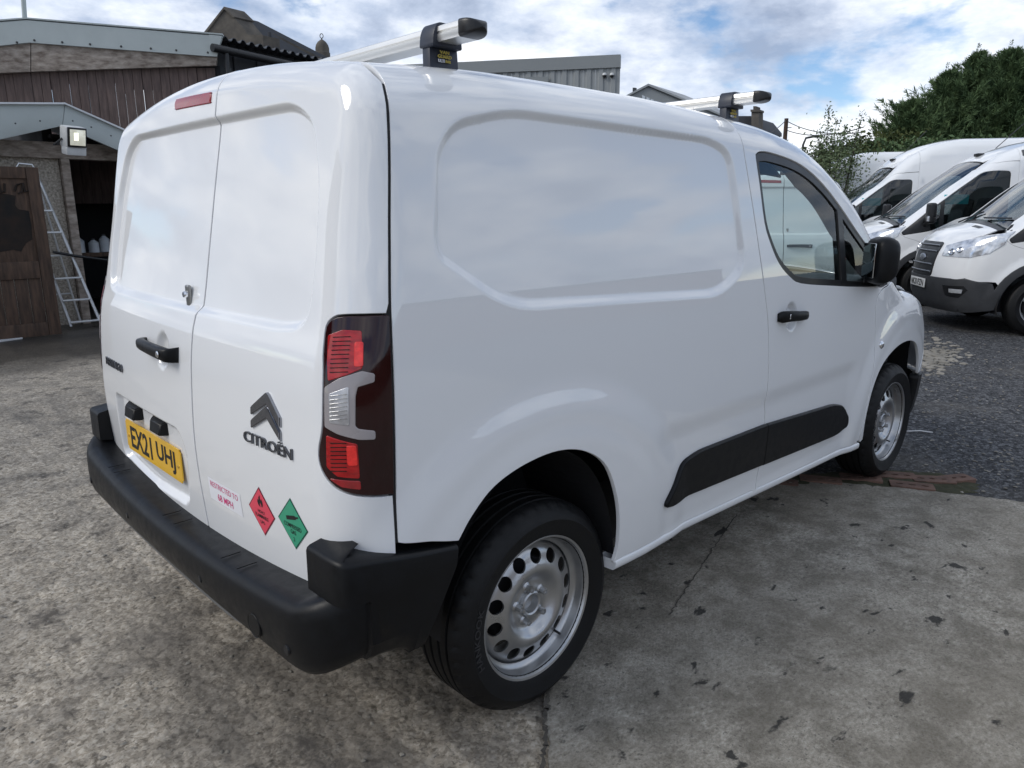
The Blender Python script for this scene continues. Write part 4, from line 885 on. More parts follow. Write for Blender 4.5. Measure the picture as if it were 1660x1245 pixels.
for yy in (-.62,):
    p=pick(yy); i=np.argmin(np.linalg.norm(main-p,axis=1)); t=main[min(i+1,len(main)-1)]-main[max(i-1,0)]; t/=np.linalg.norm(t); nn=np.array([t[1],-t[0]]); nn=nn if nn[0]<0 else -nn
    mt=Matrix.Translation((p[0]+nn[0]*.001,p[1]+nn[1]*.001,.47))@Vector((nn[0],nn[1],0)).to_track_quat('Z','Y').to_matrix().to_4x4()
    lathe('towing_cover',[(0,.0008),(.028,.0008),(.0295,-.0008),(.031,-.0008),(.0325,.0004),(.033,-.003)],BLK,BM,n=28,axis='Z',mtx=mt)
for yy in (.56,.50,.03,-.06,-.40,-.50):
    box('step_groove',(-.700,yy,.5525+.042*(abs(yy)/.8)**2),(.055,.003,.0026),BLK,BM,.0012)
# wheels, mirrors, underside
for cx,ty in ((0,.784),(2.785,.772)):
    for s_ in (-1,1): wheel(V,cx,s_*ty,.320,s_)
TXT=M('tyre_lettering',(.028,.028,.03),.5)
def arc_text(txt,r0,h,a0,da,y,parent):
    Vt,Ft=text_mesh(txt,.5,.01); th=a0-(Vt[:,0]+.5)*da; rr=r0+(Vt[:,1]+.5)*h
    mk('tyre_lettering',np.stack([rr*np.cos(th),y-(Vt[:,2]+.5)*.0015,rr*np.sin(th)],1),Ft,TXT,parent)
for w_ in [c for c in V.children if c.name.startswith('wheel') and 'arch' not in c.name]:
    t=[c for c in w_.children if c.name.startswith('tyre') and 'valve' not in c.name][0]; arc_text('HANKOOK',.246,.020,R(200),R(42),-.1025-.0045,t)
for a in (-.62,-.72):
    w_=[c for c in V.children if c.name.startswith('wheel') and 'arch' not in c.name and c.location.x>2 and c.location.y<0][0]
    box('balance_weight',(.199*cos(a),-.093,.199*sin(a)),(.014,.006,.022),ALU,w_,.004,rot=Matrix.Rotation(-a,3,'Y'))
for s_ in (-1,1):
    mr=bpy.data.objects.new('door_mirror',None); COL.objects.link(mr); mr.parent=V
    c=Vector((2.075,s_*-.0,1.238)); c.y=s_*.990; RM=Matrix.Rotation(s_*R(48),4,'Z') if s_<0 else Matrix.Rotation(R(48),4,'Z')
    MT=Matrix.Translation(c)@RM
    bm=bmesh.new(); bmesh.ops.create_cube(bm,size=1)
    bmesh.ops.subdivide_edges(bm,edges=bm.edges[:],cuts=6,use_grid_fill=True)
    for v in bm.verts:
        p=v.co*2; n=(abs(p.x)**4+abs(p.y)**4+abs(p.z)**4)**.25; m=max(abs(p.x),abs(p.y),abs(p.z)); q=p*(m/n)
        tp=1-.20*max(0,q.x); v.co=MT@Vector((q.x*.058,q.y*.088*tp,q.z*.104*tp+.006*q.x))
    bm_out('mirror_housing',bm,BLK,mr,60)
    gl_=box('mirror_glass',(0,0,0),(.006,.128,.150),M('mirror',(.5,.52,.54),.03,metal=1,var=.02),mr,.0025,seg=3); gl_.data.transform(MT@Matrix.Translation((-.0585,0,0)))
    tube('mirror_arm',[(2.36,s_*.885,1.120),(2.25,s_*.93,1.125),(2.12,s_*.965,1.15)],[.022,.026,.032],BLK,mr,seg=12)
    # sail plate the mirror stands on
    B.emb=False; panel('mirror_foot',B,'side',on_body(B,S_([(2.40,1.112),(2.24,1.235),(2.12,1.125)])),BLK2,mr,step=.05,off=.004,mir=s_>0); B.emb=True
box('underbody',(1.35,0,.36),(3.6,1.25,.26),DARK,V,.02); box('rear_axle',(0,0,.30),(.10,1.3,.09),DARK,V,.02)
# cab interior
INT=M('cab_trim',(.026,.027,.031),.6,var=.15,scale=20,bump=.05,bscale=400)
box('bulkhead',(1.10,0,1.05),(.03,1.52,1.26),M('grey_bulkhead',(.10,.105,.11),.6),V,.01)
box('cab_floor',(1.9,0,.46),(1.6,1.6,.06),DARK,V,.01)
B.emb=False
hl=on_body(B,T_([(1.12,-.62),(1.9,-.60),(1.9,.60),(1.12,.62)])); panel('headliner',B,'top',hl,M('headliner_cloth',(.06,.062,.066),.9),V,step=.1,off=-.055,flange=.01)
B.emb=True
DS=bpy.data.objects.new('dashboard',None); COL.objects.link(DS); DS.parent=V
prism('dash_body',[(2.92,-.78,1.10),(2.62,-.80,1.115),(2.40,-.80,1.10),(2.28,-.80,1.055),(2.24,-.80,.98),(2.33,-.80,.86),(2.36,-.80,.62),(2.92,-.78,.62)],(0,1.58,0),INT,DS,.02)
for yy in (-.68,.68,-.1,.1):
    box('air_vent',(2.232,yy,1.01),(.03,.13,.075),BLK2,DS,.015,seg=3)
    for k in range(3): box('vent_slat',(2.214,yy,.988+k*.022),(.008,.10,.004),DGREY,DS,.001)
prism('instrument_hood',[(2.40,-.55,1.10),(2.22,-.55,1.13),(2.26,-.55,1.03),(2.4,-.55,1.03)],(0,.32,0),INT,DS,.015)
SW=Matrix.Translation((2.05,-.40,1.0))@Matrix.Rotation(R(-62),4,'Y')
tube('steering_wheel',[SW@Vector((.185*cos(a),.185*sin(a),0)) for a in np.linspace(0,2*pi,33)],.015,BLK2,V,seg=8)
for yy in (-.42,.42):
    st=bpy.data.objects.new('seat',None); COL.objects.link(st); st.parent=V
    SM_=M('seat_cloth',(.03,.032,.036),.85,var=.2,scale=40,bump=.1,bscale=300)
    box('cushion',(1.60,yy,.66),(.52,.50,.16),SM_,st,.05,seg=4); box('backrest',(1.30,yy,1.00),(.15,.48,.62),SM_,st,.05,rot=Matrix.Rotation(R(-14),3,'Y'),seg=4); box('headrest',(1.20,yy,1.40),(.10,.26,.17),SM_,st,.04,seg=4)
# ---- roof bars: things resting on the van
def roof_bar(x,z0,label,txt=True):
    rb=thing('roof_bar',label,'roof bar',(x,0,z0-.06),0,'roof bars on the van')
    prof=[(-.030,0),(-.033,.006),(-.033,.016),(-.030,.018),(-.030,.021),(-.033,.023),(-.031,.034),(-.024,.038),(.024,.038),(.031,.034),(.033,.006),(.030,0)]
    prism('bar',[(a,-.795,.06+b) for a,b in prof],(0,1.59,0),ALU,rb)
    for s_ in (-1,1):
        vs=[];fs=[]; pr=fillet([(a,b) for a,b in [(-.034,-.001),(-.034,.039),(.034,.039),(.034,-.001)]],.008,3); n=len(pr)
        K=[(d,math.sqrt(max(0,1-(d/.0505)**2.6))) for d in (0,.012,.022,.031,.038,.044,.048,.0502)]
        for d,k in K:
            for a,b in pr: vs.append((a*k,s_*(.793+d),.06+.019+(b-.019)*k))
        for i in range(len(K)-1):
            for j in range(n): fs.append((i*n+j,i*n+(j+1)%n,(i+1)*n+(j+1)%n,(i+1)*n+j))
        fs.append(tuple((len(K)-1)*n+j for j in range(n)))
        o=mk('end_cap',vs,fs,BLK2,rb); bm=bmesh.new(); bm.from_mesh(o.data); bmesh.ops.recalc_face_normals(bm,faces=bm.faces); bm.to_mesh(o.data); bm.free(); o.data.shade_smooth(); o.data.set_sharp_from_angle(angle=R(45))
        f=prism('foot',[(-.048,s_*.700,-.055),(.048,s_*.700,-.055),(.047,s_*.692,.055),(-.042,s_*.692,.055)],(0,-s_*.03,0),BLUEBLK,rb,.004)
        c=fillet([(-.047,.050),(-.044,.082),(-.030,.106),(.030,.106),(.044,.082),(.047,.050)],[.005,.02,.012,.012,.02,.005],4)
        prism('clamp',[(a,s_*.712,b) for a,b in c],(0,-s_*.055,0),BLUEBLK,rb,.003)
        sx=(1,0,0) if s_<0 else (-1,0,0); ny=s_*.7035
        for t,cz,wd,ht,m in (('VAN',.041,.029,.0075,YTX),('GUARD',.031,.043,.0082,YTX),('ULTI',.0205,.019,.0072,WTX),('BAR',.0205,.016,.0064,YTX)):
            cx={'ULTI':-.011,'BAR':.0105}.get(t,0)*sx[0]
            flat_text('brand_lettering',t,(cx,ny-s_*.006*((cz+.055)/.11),cz),sx,(0,0,1),wd,ht,m,f,.0012,.01)
    return rb
BLUEBLK=M('blue_black_plastic',(.022,.027,.042),.42,var=.12,scale=18); YTX=M('yellow_print',(.50,.40,.08),.5); WTX=M('white_print',(.65,.66,.70),.5)
roof_bar(-.165,1.862,'silver roof bar nearer the rear doors, black end cap and lettered foot')
roof_bar(1.232,1.842,'silver roof bar over the cab, further from the rear doors')
# ---------------------------------------------------------------- workshop on the left
METAL=M('grey_green_sheet',(.40,.44,.435),.45,var=.06,scale=3,metal=.1,bump=.02,bscale=8); WOOD=M('weathered_beam',(.12,.09,.072),.85,col2=(.42,.37,.32),scale=4,stretch=(1.6,1.6,4.5),bump=.4,bscale=30)
BOARD=M('brown_stained_board',(.066,.046,.041),.8,col2=(.15,.108,.096),scale=7,stretch=(4,4,.5),bump=.25,bscale=40); PEB=M('pebbledash',(.16,.14,.115),.95,col2=(.52,.47,.40),scale=38,bump=1.,bscale=70,detail=3)
OLDW=M('old_door_wood',(.030,.020,.015),.85,col2=(.115,.072,.050),scale=6,stretch=(5,5,.6),bump=.3,bscale=40); SOOT=M('sooty_wood',(.006,.006,.006),.9,col2=(.03,.02,.015),scale=6); WSH=M('white_roof_sheet',(.62,.64,.66),.5,var=.05)
WS=thing('workshop','dark open workshop with grey gable trim and pebbledash pier','workshop',(1.3,9,0)); 
def par(o,root):
    o.parent=root; o.matrix_parent_inverse=Matrix.Translation(-Vector(root.location)) if root.rotation_euler.z==0 else root.matrix_world.inverted(); return o
def lpar(root,objs):
    for o in objs: par(o,root)
px=lambda x,z,y:(x,y,z)
pk=(1.32,2.80); sl=.345
gz=lambda x:pk[1]-sl*abs(x-pk[0])
ob=[]
wp_=lambda u,v,y=8.55:onp(u,v,(0,y,0),(0,1,0))
ob.append(prism('fascia',[wp_(-110,168),wp_(105,169),wp_(101,204),wp_(-110,250)],(0,.05,0),METAL,None,.004)); ob.append(prism('fascia',[wp_(105.6,169.5),wp_(300,255),wp_(300,291),wp_(101.6,204.5)],(0,.05,0),METAL,None,.004))
ob.append(prism('roof_sheet',[wp_(-110,165,8.5),wp_(106,166,8.5),wp_(106,169,8.5),wp_(-110,168,8.5)],(0,2.2,0),WSH,None)); ob.append(prism('roof_sheet',[wp_(106,166.5,8.5),wp_(300,252,8.5),wp_(300,255,8.5),wp_(106,169,8.5)],(0,2.2,0),WSH,None))
for u,v in ((-20,215),(25,200),(65,196),(118,196),(148,206),(180,220)): ob.append(lathe('screw',[(0,-.006),(.008,-.004),(.01,0)],DGREY,None,n=8,mtx=Matrix.Translation(Vector(wp_(u,v)))))
ob.append(box('pier',(-.47,9.17,1.08),(3.46,.34,2.38),PEB,None,.02))
ob.append(box('corner_post',(1.315,9.10,1.06),(.10,.36,2.3),WOOD,None,.01))
ob.append(box('lintel',(1.9,9.02,2.24),(4.4,.22,.20),WOOD,None,.01))
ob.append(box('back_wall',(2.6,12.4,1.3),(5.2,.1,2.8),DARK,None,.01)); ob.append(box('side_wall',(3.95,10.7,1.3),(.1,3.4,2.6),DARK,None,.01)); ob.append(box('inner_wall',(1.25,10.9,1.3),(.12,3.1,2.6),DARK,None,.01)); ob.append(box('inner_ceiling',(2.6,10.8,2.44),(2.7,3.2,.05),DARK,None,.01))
lpar(WS,ob)
# bench and containers inside
bn=thing('workbench','dark bench inside the open workshop','bench',(2.1,10.2,0)); lpar(bn,[box('bench_top',(2.15,10.2,.86),(1.5,.6,.06),OLDW,None,.008)]+[box('leg',(2.15+a,10.2+b,.42),(.07,.07,.84),OLDW,None,.006) for a in (-.68,.68) for b in (-.22,.22)])
PLB=M('milky_plastic',(.42,.45,.48),.35,var=.1)
for i,(x,y,hh,r) in enumerate(((1.62,10.05,.24,.075),(1.80,10.0,.20,.07),(1.97,10.08,.26,.075),(2.14,10.02,.21,.08))):
    c_=thing('bottle',('white plastic bottle on the workshop bench, nearest the pier','short white plastic bottle on the workshop bench, second from the pier','tallest white plastic bottle on the workshop bench','wide white plastic bottle on the workshop bench, furthest from the pier')[i],'bottle',(x,y,.89),0,'bottles on the workshop bench')
    lathe('body',[(0,.0),(r,.0),(r*1.02,.02),(r*.98,hh*.7),(r*.35,hh*.88),(r*.3,hh*.93)],PLB,c_,n=20,axis='Z'); lathe('cap',[(r*.36,hh*.90),(r*.36,hh),(0,hh)],DGREY,c_,n=14,axis='Z')
tag(box('switch_box',(1.96,12.3,1.28),(.16,.08,.14),M('pale_box',(.55,.57,.58),.5),None,.01),'small pale box on the dark rear wall of the workshop','switch box')
# floodlight under the gable
FLW=M('white_cast_metal',(.55,.56,.56),.45,var=.08,scale=12); fc=onp(121,228,(0,8.25,0),(0,1,0)); FL=thing('floodlight','white floodlight with glass front fixed under the grey gable','floodlight',tuple(fc))
rt=Matrix.Rotation(R(14),3,'Z')@Matrix.Rotation(R(12),3,'X')
box('housing',(0,0.03,.045),(.245,.16,.25),FLW,FL,.02,rot=rt); box('bezel',rt@Vector((0,-.058,.045)),(.225,.022,.23),BLK2,FL,.012,rot=rt); box('lamp_glass',rt@Vector((0,-.071,.045)),(.185,.006,.185),M('lamp_glass',(.62,.65,.62),.12,metal=.3,coat=1,var=.3,scale=12,emit=((1,.97,.75),.25)),FL,.004,rot=rt); box('reflector_tube',rt@Vector((-.02,-.076,.055)),(.05,.006,.09),M('lit_tube',(.9,.9,.7),.3,emit=((1,.98,.7),1.0)),FL,.003,rot=rt)
box('gear_box',rt@Vector((.0,.02,-.125)),(.235,.13,.09),FLW,FL,.012,rot=rt); tube('bracket',[(-.13,.02,.02),(-.20,.12,-.05),(-.10,.30,-.02)],.012,DGREY,FL)
# the old door leaning open
DO=thing('wooden_door','old brown wooden door with sooty black panel, propped open beside the pier','door',(.2,8.1,0))
yd=8.1; dx0,dx1=-.55,.815
do=[box('stile',(dx1-.065,yd,.995),(.13,.05,1.97),OLDW,None,.005),box('stile',(dx0+.065,yd,.995),(.13,.05,1.97),OLDW,None,.005),box('rail',((dx0+dx1)/2,yd,1.915),(dx1-dx0-.27,.05,.13),OLDW,None,.005),box('rail',((dx0+dx1)/2,yd,.80),(dx1-dx0-.27,.052,.20),OLDW,None,.005),box('rail',((dx0+dx1)/2,yd,.09),(dx1-dx0-.27,.05,.16),OLDW,None,.005)]
do.append(box('upper_panel',((dx0+dx1)/2,yd+.008,1.37),(dx1-dx0-.26,.02,.96),OLDW,None,.002))
k=8
for i in range(k):
    wv=(dx1-dx0-.27)/k; do.append(box('plank',(dx0+.135+wv*(i+.5),yd+.006,.435),(wv-.008,.024,.53),OLDW,None,.004))
def blot(cx,cz,w2,h2,seed):
    r_=random.Random(seed); P=[]
    for i in range(26):
        a=2*pi*i/26; q=1+r_.uniform(-.16,.16); P.append((cx+w2*q*np.sign(cos(a))*abs(cos(a))**.6,yd-.0065,cz+h2*q*np.sign(sin(a))*abs(sin(a))**.6))
    return prism('soot_patch',P,(0,.004,0),SOOT,None)
do+= [blot(.30,1.32,.32,.34,2),blot(.34,.80,.26,.05,4)]
for P_ in ([(.36,1.77),(.40,1.70),(.47,1.70),(.48,1.79)],[(.42,1.82),(.43,1.68)],[(.57,1.71),(.60,1.78),(.66,1.80),(.64,1.70),(.60,1.68)],[(.66,1.80),(.67,1.70),(.72,1.72)]):
    do.append(tube('scrawl',[(a-.02,yd-.012,b) for a,b in P_],.012,SOOT,None,seg=6))
lpar(DO,do)
# step ladder against the pier
LD=thing('step_ladder','aluminium step ladder leaning on the pier behind the wooden door','ladder',(1.1,8.7,0))
LA=M('dull_aluminium',(.62,.63,.64),.42,metal=.8,var=.12,scale=8); L0=lambda t:Vector((1.02+(.74-1.02)*t,8.50+.33*t,.03+1.80*t)); L1=lambda t:Vector((1.37+(.98-1.37)*t,8.50+.33*t,.03+1.80*t))
ll_=[tube('stile',[L0(0),L0(.5),L0(1)],.019,LA,None,seg=6),tube('stile',[L1(0),L1(.5),L1(1)],.019,LA,None,seg=6),tube('handle_loop',[L1(1),Vector((.955,8.84,1.98)),Vector((.92,8.85,2.05)),Vector((.78,8.85,2.06)),Vector((.745,8.85,2.0)),L0(1)],.014,LA,None,seg=6)]
for t in (.03,.185,.34,.50,.66,.81):
    a,b=L0(t),L1(t); c=(a+b)/2; ll_.append(box('tread',(c.x,c.y,c.z),((b-a).length,.085,.022),LA,None,.004,rot=basis(b-a,(0,0,1))))
ll_+= [tube('rear_leg',[(1.22,8.86,.03),(.98,8.88,1.70)],.013,LA,None,seg=6),tube('rear_leg',[(.92,8.86,.03),(.76,8.88,1.70)],.013,LA,None,seg=6),tube('rear_brace',[(1.16,8.87,.42),(.88,8.87,.42)],.01,LA,None,seg=6)]
lpar(LD,ll_)
tag(tube('hose',[(.95,8.55,.98),(1.2,8.6,.92),(1.6,8.8,.84),(2.1,9.0,.80),(2.6,9.2,.83)],.018,BLK2),'thin black hose slung across the workshop opening','hose')
ps=ong(18,551); tag(box('floor_sheet',(ps[0]-.3,ps[1],.006),(.8,.25,.02),M('pale_sheet',(.5,.51,.52),.5),None,.004,rot=Matrix.Rotation(.3,3,'Z')),'pale flat sheet lying at the foot of the wooden door','sheet')
# ---------------------------------------------------------------- boarded shed behind
SHP=np.array([1.7,11.5,0.]); SHD=np.array([2.3,-1.53,0.]); SHD/=np.linalg.norm(SHD); SHN=np.array([SHD[1],-SHD[0],0]); 
if SHN@(CAM-SHP)<0: SHN=-SHN
sp_=lambda u,v:onp(u,v,SHP,SHN)
SH=thing('boarded_shed','tall shed clad in brown vertical boards with grey metal fascia','shed',(3,11,0)); ob=[]
ft=[sp_(-60,42),sp_(45,34),sp_(362,60),sp_(352,93),sp_(50,70),sp_(-60,82)]
ob.append(prism('fascia',ft,-SHN*-.05+SHN*0,METAL,None))
for u in (-15,30,58,103,148,198,246,287,338): q=sp_(u,(66+.07*(u-50)) if u>50 else 70); ob.append(lathe('screw',[(0,.064),(.014,.062),(.018,.05)],DGREY,None,n=8,axis='Z',mtx=Matrix.Translation(Vector(q))@Vector(SHN).to_track_quat('Z','Y').to_matrix().to_4x4()))
ob.append(prism('fascia_end',[sp_(340,57.5)+SHN*.056,sp_(361,59.5)+SHN*.056,sp_(353,93)+SHN*.056,sp_(340,92)+SHN*.056],SHN*.006,METAL,None))
ob.append(prism('beam',[sp_(-60,66),sp_(49,66),sp_(49,116),sp_(-60,121)],SHN*-.08,WOOD,None,.004)); ob.append(prism('beam',[sp_(50.5,66),sp_(352,90),sp_(350,106),sp_(50.5,116)],SHN*-.08,WOOD,None,.004))
ts=np.linspace(-62,346,28); rnd=random.Random(4)
for i in range(27):
    u0,u1=ts[i],ts[i+1]; f=(u0+60)/400; g=.35; top=108 ; o=rnd.uniform(-.012,.012)
    P=[sp_(u0+g,top),sp_(u1-g,top),sp_(u1-g+8,330),sp_(u0+g+8,330)]
    vz=[p.copy() for p in P]
    # true vertical edges
    vz[3]=np.array([vz[0][0],vz[0][1],vz[3][2]]); vz[2]=np.array([vz[1][0],vz[1][1],vz[2][2]])
    ob.append(prism('board',[p+SHN*(-.10+o) for p in vz],SHN*-.022,BOARD,None,.002))
for A_,B_ in (((-60,40),(45,32)),((45,32),(362,58))):
    a_,b_=sp_(*A_)+SHN*.06,sp_(*B_)+SHN*.06; ob.append(prism('shed_roof',[a_,b_,b_-SHN*1.2-np.array([0,0,.1]),a_-SHN*1.2-np.array([0,0,.1])],(0,0,.02),METAL,None))
# dark strips added behind the board gaps, keeping daylight to low slits
bk=[sp_(-62,108),sp_(350,100),sp_(350,330),sp_(322,330)]
rn2=random.Random(8)
for i in range(28):
    u0=ts[i]-8 if i<28 else 0; v_=108+(rn2.uniform(22,42) if 4<i<23 and rn2.random()<.8 else 222); a_,b_=sp_(u0,104)-SHN*.135,sp_(u0+15.5,104)-SHN*.135; c_=sp_(u0,v_)-SHN*.135
    ob.append(prism('backing_strip',[a_,b_,np.array([b_[0],b_[1],c_[2]]),np.array([a_[0],a_[1],c_[2]])],SHN*-.01,DARK,None))
lpar(SH,ob)
tag(tube('vent_pipe',[sp_(17,37)-SHN*.5,sp_(15,10)-SHN*.5,sp_(12,-30)-SHN*.5],.035,METAL,seg=10),'thin grey vent pipe rising from the boarded shed roof','pipe')
# lean-to with corrugated roof and gutter
LT=thing('lean_to','dark lean-to with corrugated roof edge, black gutter and downpipe','lean-to',(4.6,9.8,0)); ob=[]
e0=sp_(361,60)-SHN*.02; DKW=M('dark_cladding',(.016,.018,.022),.6,var=.2); CRG=M('dark_corrugated_sheet',(.035,.038,.045),.45,var=.15)
e1=np.array([*(e0[:2]+np.array([2.9,.55])),e0[2]-.02]); d_=e1-e0; L_e=np.linalg.norm(d_); d_/=L_e; inn=np.array([-d_[1],d_[0],0]); 
if inn@(CAM-e0)>0: inn=-inn
n=200; vs=[];fs=[]
for i in range(n+1):
    s_=i/n*L_e; h_=.028*np.sign(sin(2*pi*s_/.165))*abs(sin(2*pi*s_/.165))**.5; p=e0+d_*s_
    for q,dz in ((0,0),(3.5,-.25)): vs.append(p+inn*q+np.array([0,0,h_+dz])); 
    for q,dz in ((0,0),(3.5,-.25)): vs.append(p+inn*q+np.array([0,0,h_+dz-.012]))
for i in range(n): a=4*i; b=a+4; fs+=[(a,b,b+1,a+1),(a+2,a+3,b+3,b+2),(a,a+2,b+2,b)]
ob.append(mk('corrugated_roof',vs,fs,CRG))
ob.append(prism('wall',[e0+inn*.25,e1+inn*.25,e1*[1,1,0]+inn*.25,e0*[1,1,0]+inn*.25],inn*.1,DKW,None))
ob.append(tube('gutter',[e0-inn*.02-d_*.22+np.array([0,0,-.19]),e0-inn*.02+np.array([0,0,-.19]),e1-inn*.02+np.array([0,0,-.24])],.062,BLK2,None,seg=12)); 
for k in range(6): p=e0+d_*(.35+k*.45)+inn*.24; ob.append(box('batten',(p[0],p[1],p[2]-1.0),(.05,.05,1.6),DKW,None,.004))
dp=e0-inn*.02+d_*.02; ob.append(tube('downpipe',[dp+np.array([0,0,-.22]),dp+np.array([0,0,-.62]),dp+d_*-.12+np.array([0,0,-.72]),dp+d_*-.5+np.array([0,0,-.92])],.04,BLK2,None,seg=10)); ob.append(tube('downpipe',[dp+np.array([0.02,0,-.45]),dp+np.array([0.02,0,-4.3])],.04,BLK2,None,seg=10))
lpar(LT,ob)
# ---------------------------------------------------------------- far buildings
SLT=M('slate_roof',(.045,.048,.055),.7,var=.2,scale=3,bump=.3,bscale=12); STO=M('sooty_sandstone',(.055,.050,.045),.95,col2=(.15,.132,.11),scale=1.1,bump=.4,bscale=6); GCL=M('grey_cladding',(.26,.275,.28),.5,var=.03,scale=.5); GTR=M('grey_trim',(.22,.235,.24),.5,var=.03,scale=.5)
fl0=lambda p:np.array([p[0],p[1],0.])
CH=thing('stone_church','old sooty stone church with steep gable and slate roof','church',tuple(at(380,120,46)*[1,1,0]))
back=np.array([RT[0]*.55+FW[0]*.8,RT[1]*.55+FW[1]*.8,0]); back/=np.linalg.norm(back)
ob=[prism('gable_wall',[at(331,54,44),at(363,13,44),at(378,27,44),at(398,50,44),at(400,56,44),at(426,57,44),fl0(at(426,140,44)),fl0(at(331,140,44))],back*1.2,STO,None)]
A,Bq=at(374,24,46),at(520,98,52); ob.append(prism('nave_wall',[at(381,139,45),at(529,139,52.2),fl0(at(529,139,52.2)),fl0(at(381,139,45))],back*1.5,STO,None)); ob.append(prism('slate_roof',[A,Bq,at(530,140,52),at(380,140,44.5),at(372,60,44.9)],back*2.0,SLT,None))
ob.append(prism('ridge_coping',[at(372,22,45.8),at(521,97,51.8),at(520,100,51.8),at(372,26,45.8)],back*.6,STO,None))
ob.append(prism('skew_coping',[at(329,54,43.9),at(363,10.5,43.9),at(380,27,43.9),at(378,29,43.9),at(363,14.5,43.9),at(332,56,43.9)],back*1.4,STO,None))
for u,v in ((399,34),(437,53)): p=at(u,v,47); ob.append(tube('roof_vent',[p-np.array([0,0,.5]),p],.12,SLT,None,seg=8))
ob.append(tube('aerial',[at(465,84,45),at(467,102,44.5)],.06,METAL,None,seg=6)); ob.append(tube('aerial',[at(450,84.5,45),at(466,84,45)],.05,METAL,None,seg=6))
lpar(CH,ob)
CU=thing('stone_cupola','small domed stone cupola with ring finial beside the church roof','cupola',tuple(at(523,88,54)))
prism('tower',[at(511,97,54)-np.array(CU.location),at(535,97,54)-np.array(CU.location),fl0(at(535,97,54))-np.array(CU.location),fl0(at(511,97,54))-np.array(CU.location)],back*1.0,STO,CU); s_=54/FPX
lathe('dome',[(12.0*s_,-8*s_-4),(12.0*s_,2*s_),(11*s_,3*s_),(11*s_,9*s_),(9.6*s_,14*s_),(6.5*s_,18.5*s_),(3.2*s_,21*s_),(1.4*s_,22.2*s_),(0,22.6*s_)],STO,CU,n=28,axis='Z')
tube('finial_ring',[Vector((RT[0]*2.6*s_*cos(a),RT[1]*2.6*s_*cos(a),27.5*s_+3.4*s_*sin(a))) for a in np.linspace(0,2*pi,17)],.6*s_,STO,CU,seg=6); tube('finial_stem',[(0,0,21*s_),(0,0,24.4*s_)],1.0*s_,STO,CU,seg=8)
# grey clad warehouse
wl,wr=at(470,89,37.2),at(1006,97,34.0); zt_=8.45; wl[2]=wr[2]=zt_; wd=(wr-wl); LW=np.linalg.norm(wd[:2]); wd/=np.linalg.norm(wd); wn=np.array([wd[1],-wd[0],0]); wn=wn if wn@(CAM-wr)>0 else -wn
WH=thing('warehouse','grey ribbed metal warehouse with flat parapet','warehouse',tuple((wl+wr)/2*[1,1,0])); ob=[]
pm=np.array([0,0,1.]); vd_=(wr-CAM)*[1,1,0]; vd_=vd_/np.linalg.norm(vd_); ob.append(prism('parapet',[wl+wn*.12,wr+wn*.12,wr+wn*.12-pm*.55,wl+wn*.12-pm*.55],-wn*.4,GTR,None)); ob.append(prism('return_wall',[wr-wn*.3-wd*.15,wr-wn*.3-wd*.9+vd_*9,(wr-wn*.3-wd*.9+vd_*9)*[1,1,0],(wr-wn*.3-wd*.15)*[1,1,0]],-wd*.2,GTR,None))
NP=int(LW/.56); wid_=LW/NP; cm=None
for i in range(NP):
    a=wl+wd*(i*wid_)-pm*.55
    # a cladding sheet: flat pan and raised rib
    sec=[(0,0),(.12,0),(.17,.055),(.36,.055),(.41,0),(wid_-.004,0)]
    if cm is None:
        vs=[];fs=[]
        for x,o in sec:
            for z in (0,-7.6): vs.append(wd*x+wn*o+pm*z)
        for j in range(len(sec)-1): fs.append((2*j,2*j+1,2*j+3,2*j+2))
        o=mk('cladding_panel',vs,fs,GCL); cm=o.data
    else: o=link('cladding_panel',cm)
    o.location=a; o.parent=WH; o.matrix_parent_inverse=Matrix.Translation(-Vector(WH.location))
p0,p1=onp(850,126,wr+wn*.1,wn),onp(889,131,wr+wn*.1,wn); ob.append(prism('high_window',[(p0[0],p0[1],p0[2]),(p1[0],p1[1],p0[2]),(p1[0],p1[1],p0[2]-.7),(p0[0],p0[1],p0[2]-.7)],wn*.06,GTR,None))
lpar(WH,ob)
for i,u in enumerate((980,992)):
    p=onp(u,122,wr+wn*.1,wn); cc=thing('security_camera','white dome security camera on the warehouse, '+('left of the two' if i==0 else 'right of the two, nearer the corner'),'camera',tuple(p),0,'security cameras on the warehouse')
    lathe('dome',[(0,-.11),(.05,-.10),(.09,-.06),(.10,0)],BLK2,cc,n=16,axis='Z'); lathe('cover',[(.105,-.005),(.105,.05),(.07,.10),(0,.11)],FLW,cc,n=16,axis='Z')
# gabled unit behind
GB=thing('gabled_unit','far grey gabled building with a strip of windows, right of the warehouse','building',tuple(at(1060,170,56)*[1,1,0])); ob=[]
ob.append(prism('gable_wall',[at(1012,158,56),at(1051,138,56),at(1190,196,56),fl0(at(1190,230,56)),fl0(at(1012,230,56))],back*6,GTR,None)); ob.append(prism('verge',[at(1010,157,55.8),at(1051,135.5,55.8),at(1194,195,55.8),at(1194,198,55.8),at(1051,139,55.8),at(1010,160,55.8)],back*7,GCL,None))
WPN=M('pale_window',(.42,.46,.50),.2,coat=.5,var=.1)
for i in range(7): u=1041+i*7; v=154+i*3.0; ob.append(prism('window',[at(u,v,55.7),at(u+4.6,v+1.9,55.7),at(u+4.6,v+12,55.7),at(u,v+12,55.7)],back*.1,WPN,None))
ob.append(prism('flue',[at(1025.5,142,57),at(1029.5,142,57),at(1029.5,152,57),at(1025.5,152,57)],back*.3,SLT,None)); ob.append(prism('flue',[at(1147,173,57),at(1151,173,57),at(1151,180,57),at(1147,180,57)],back*.3,SLT,None))
lpar(GB,ob)
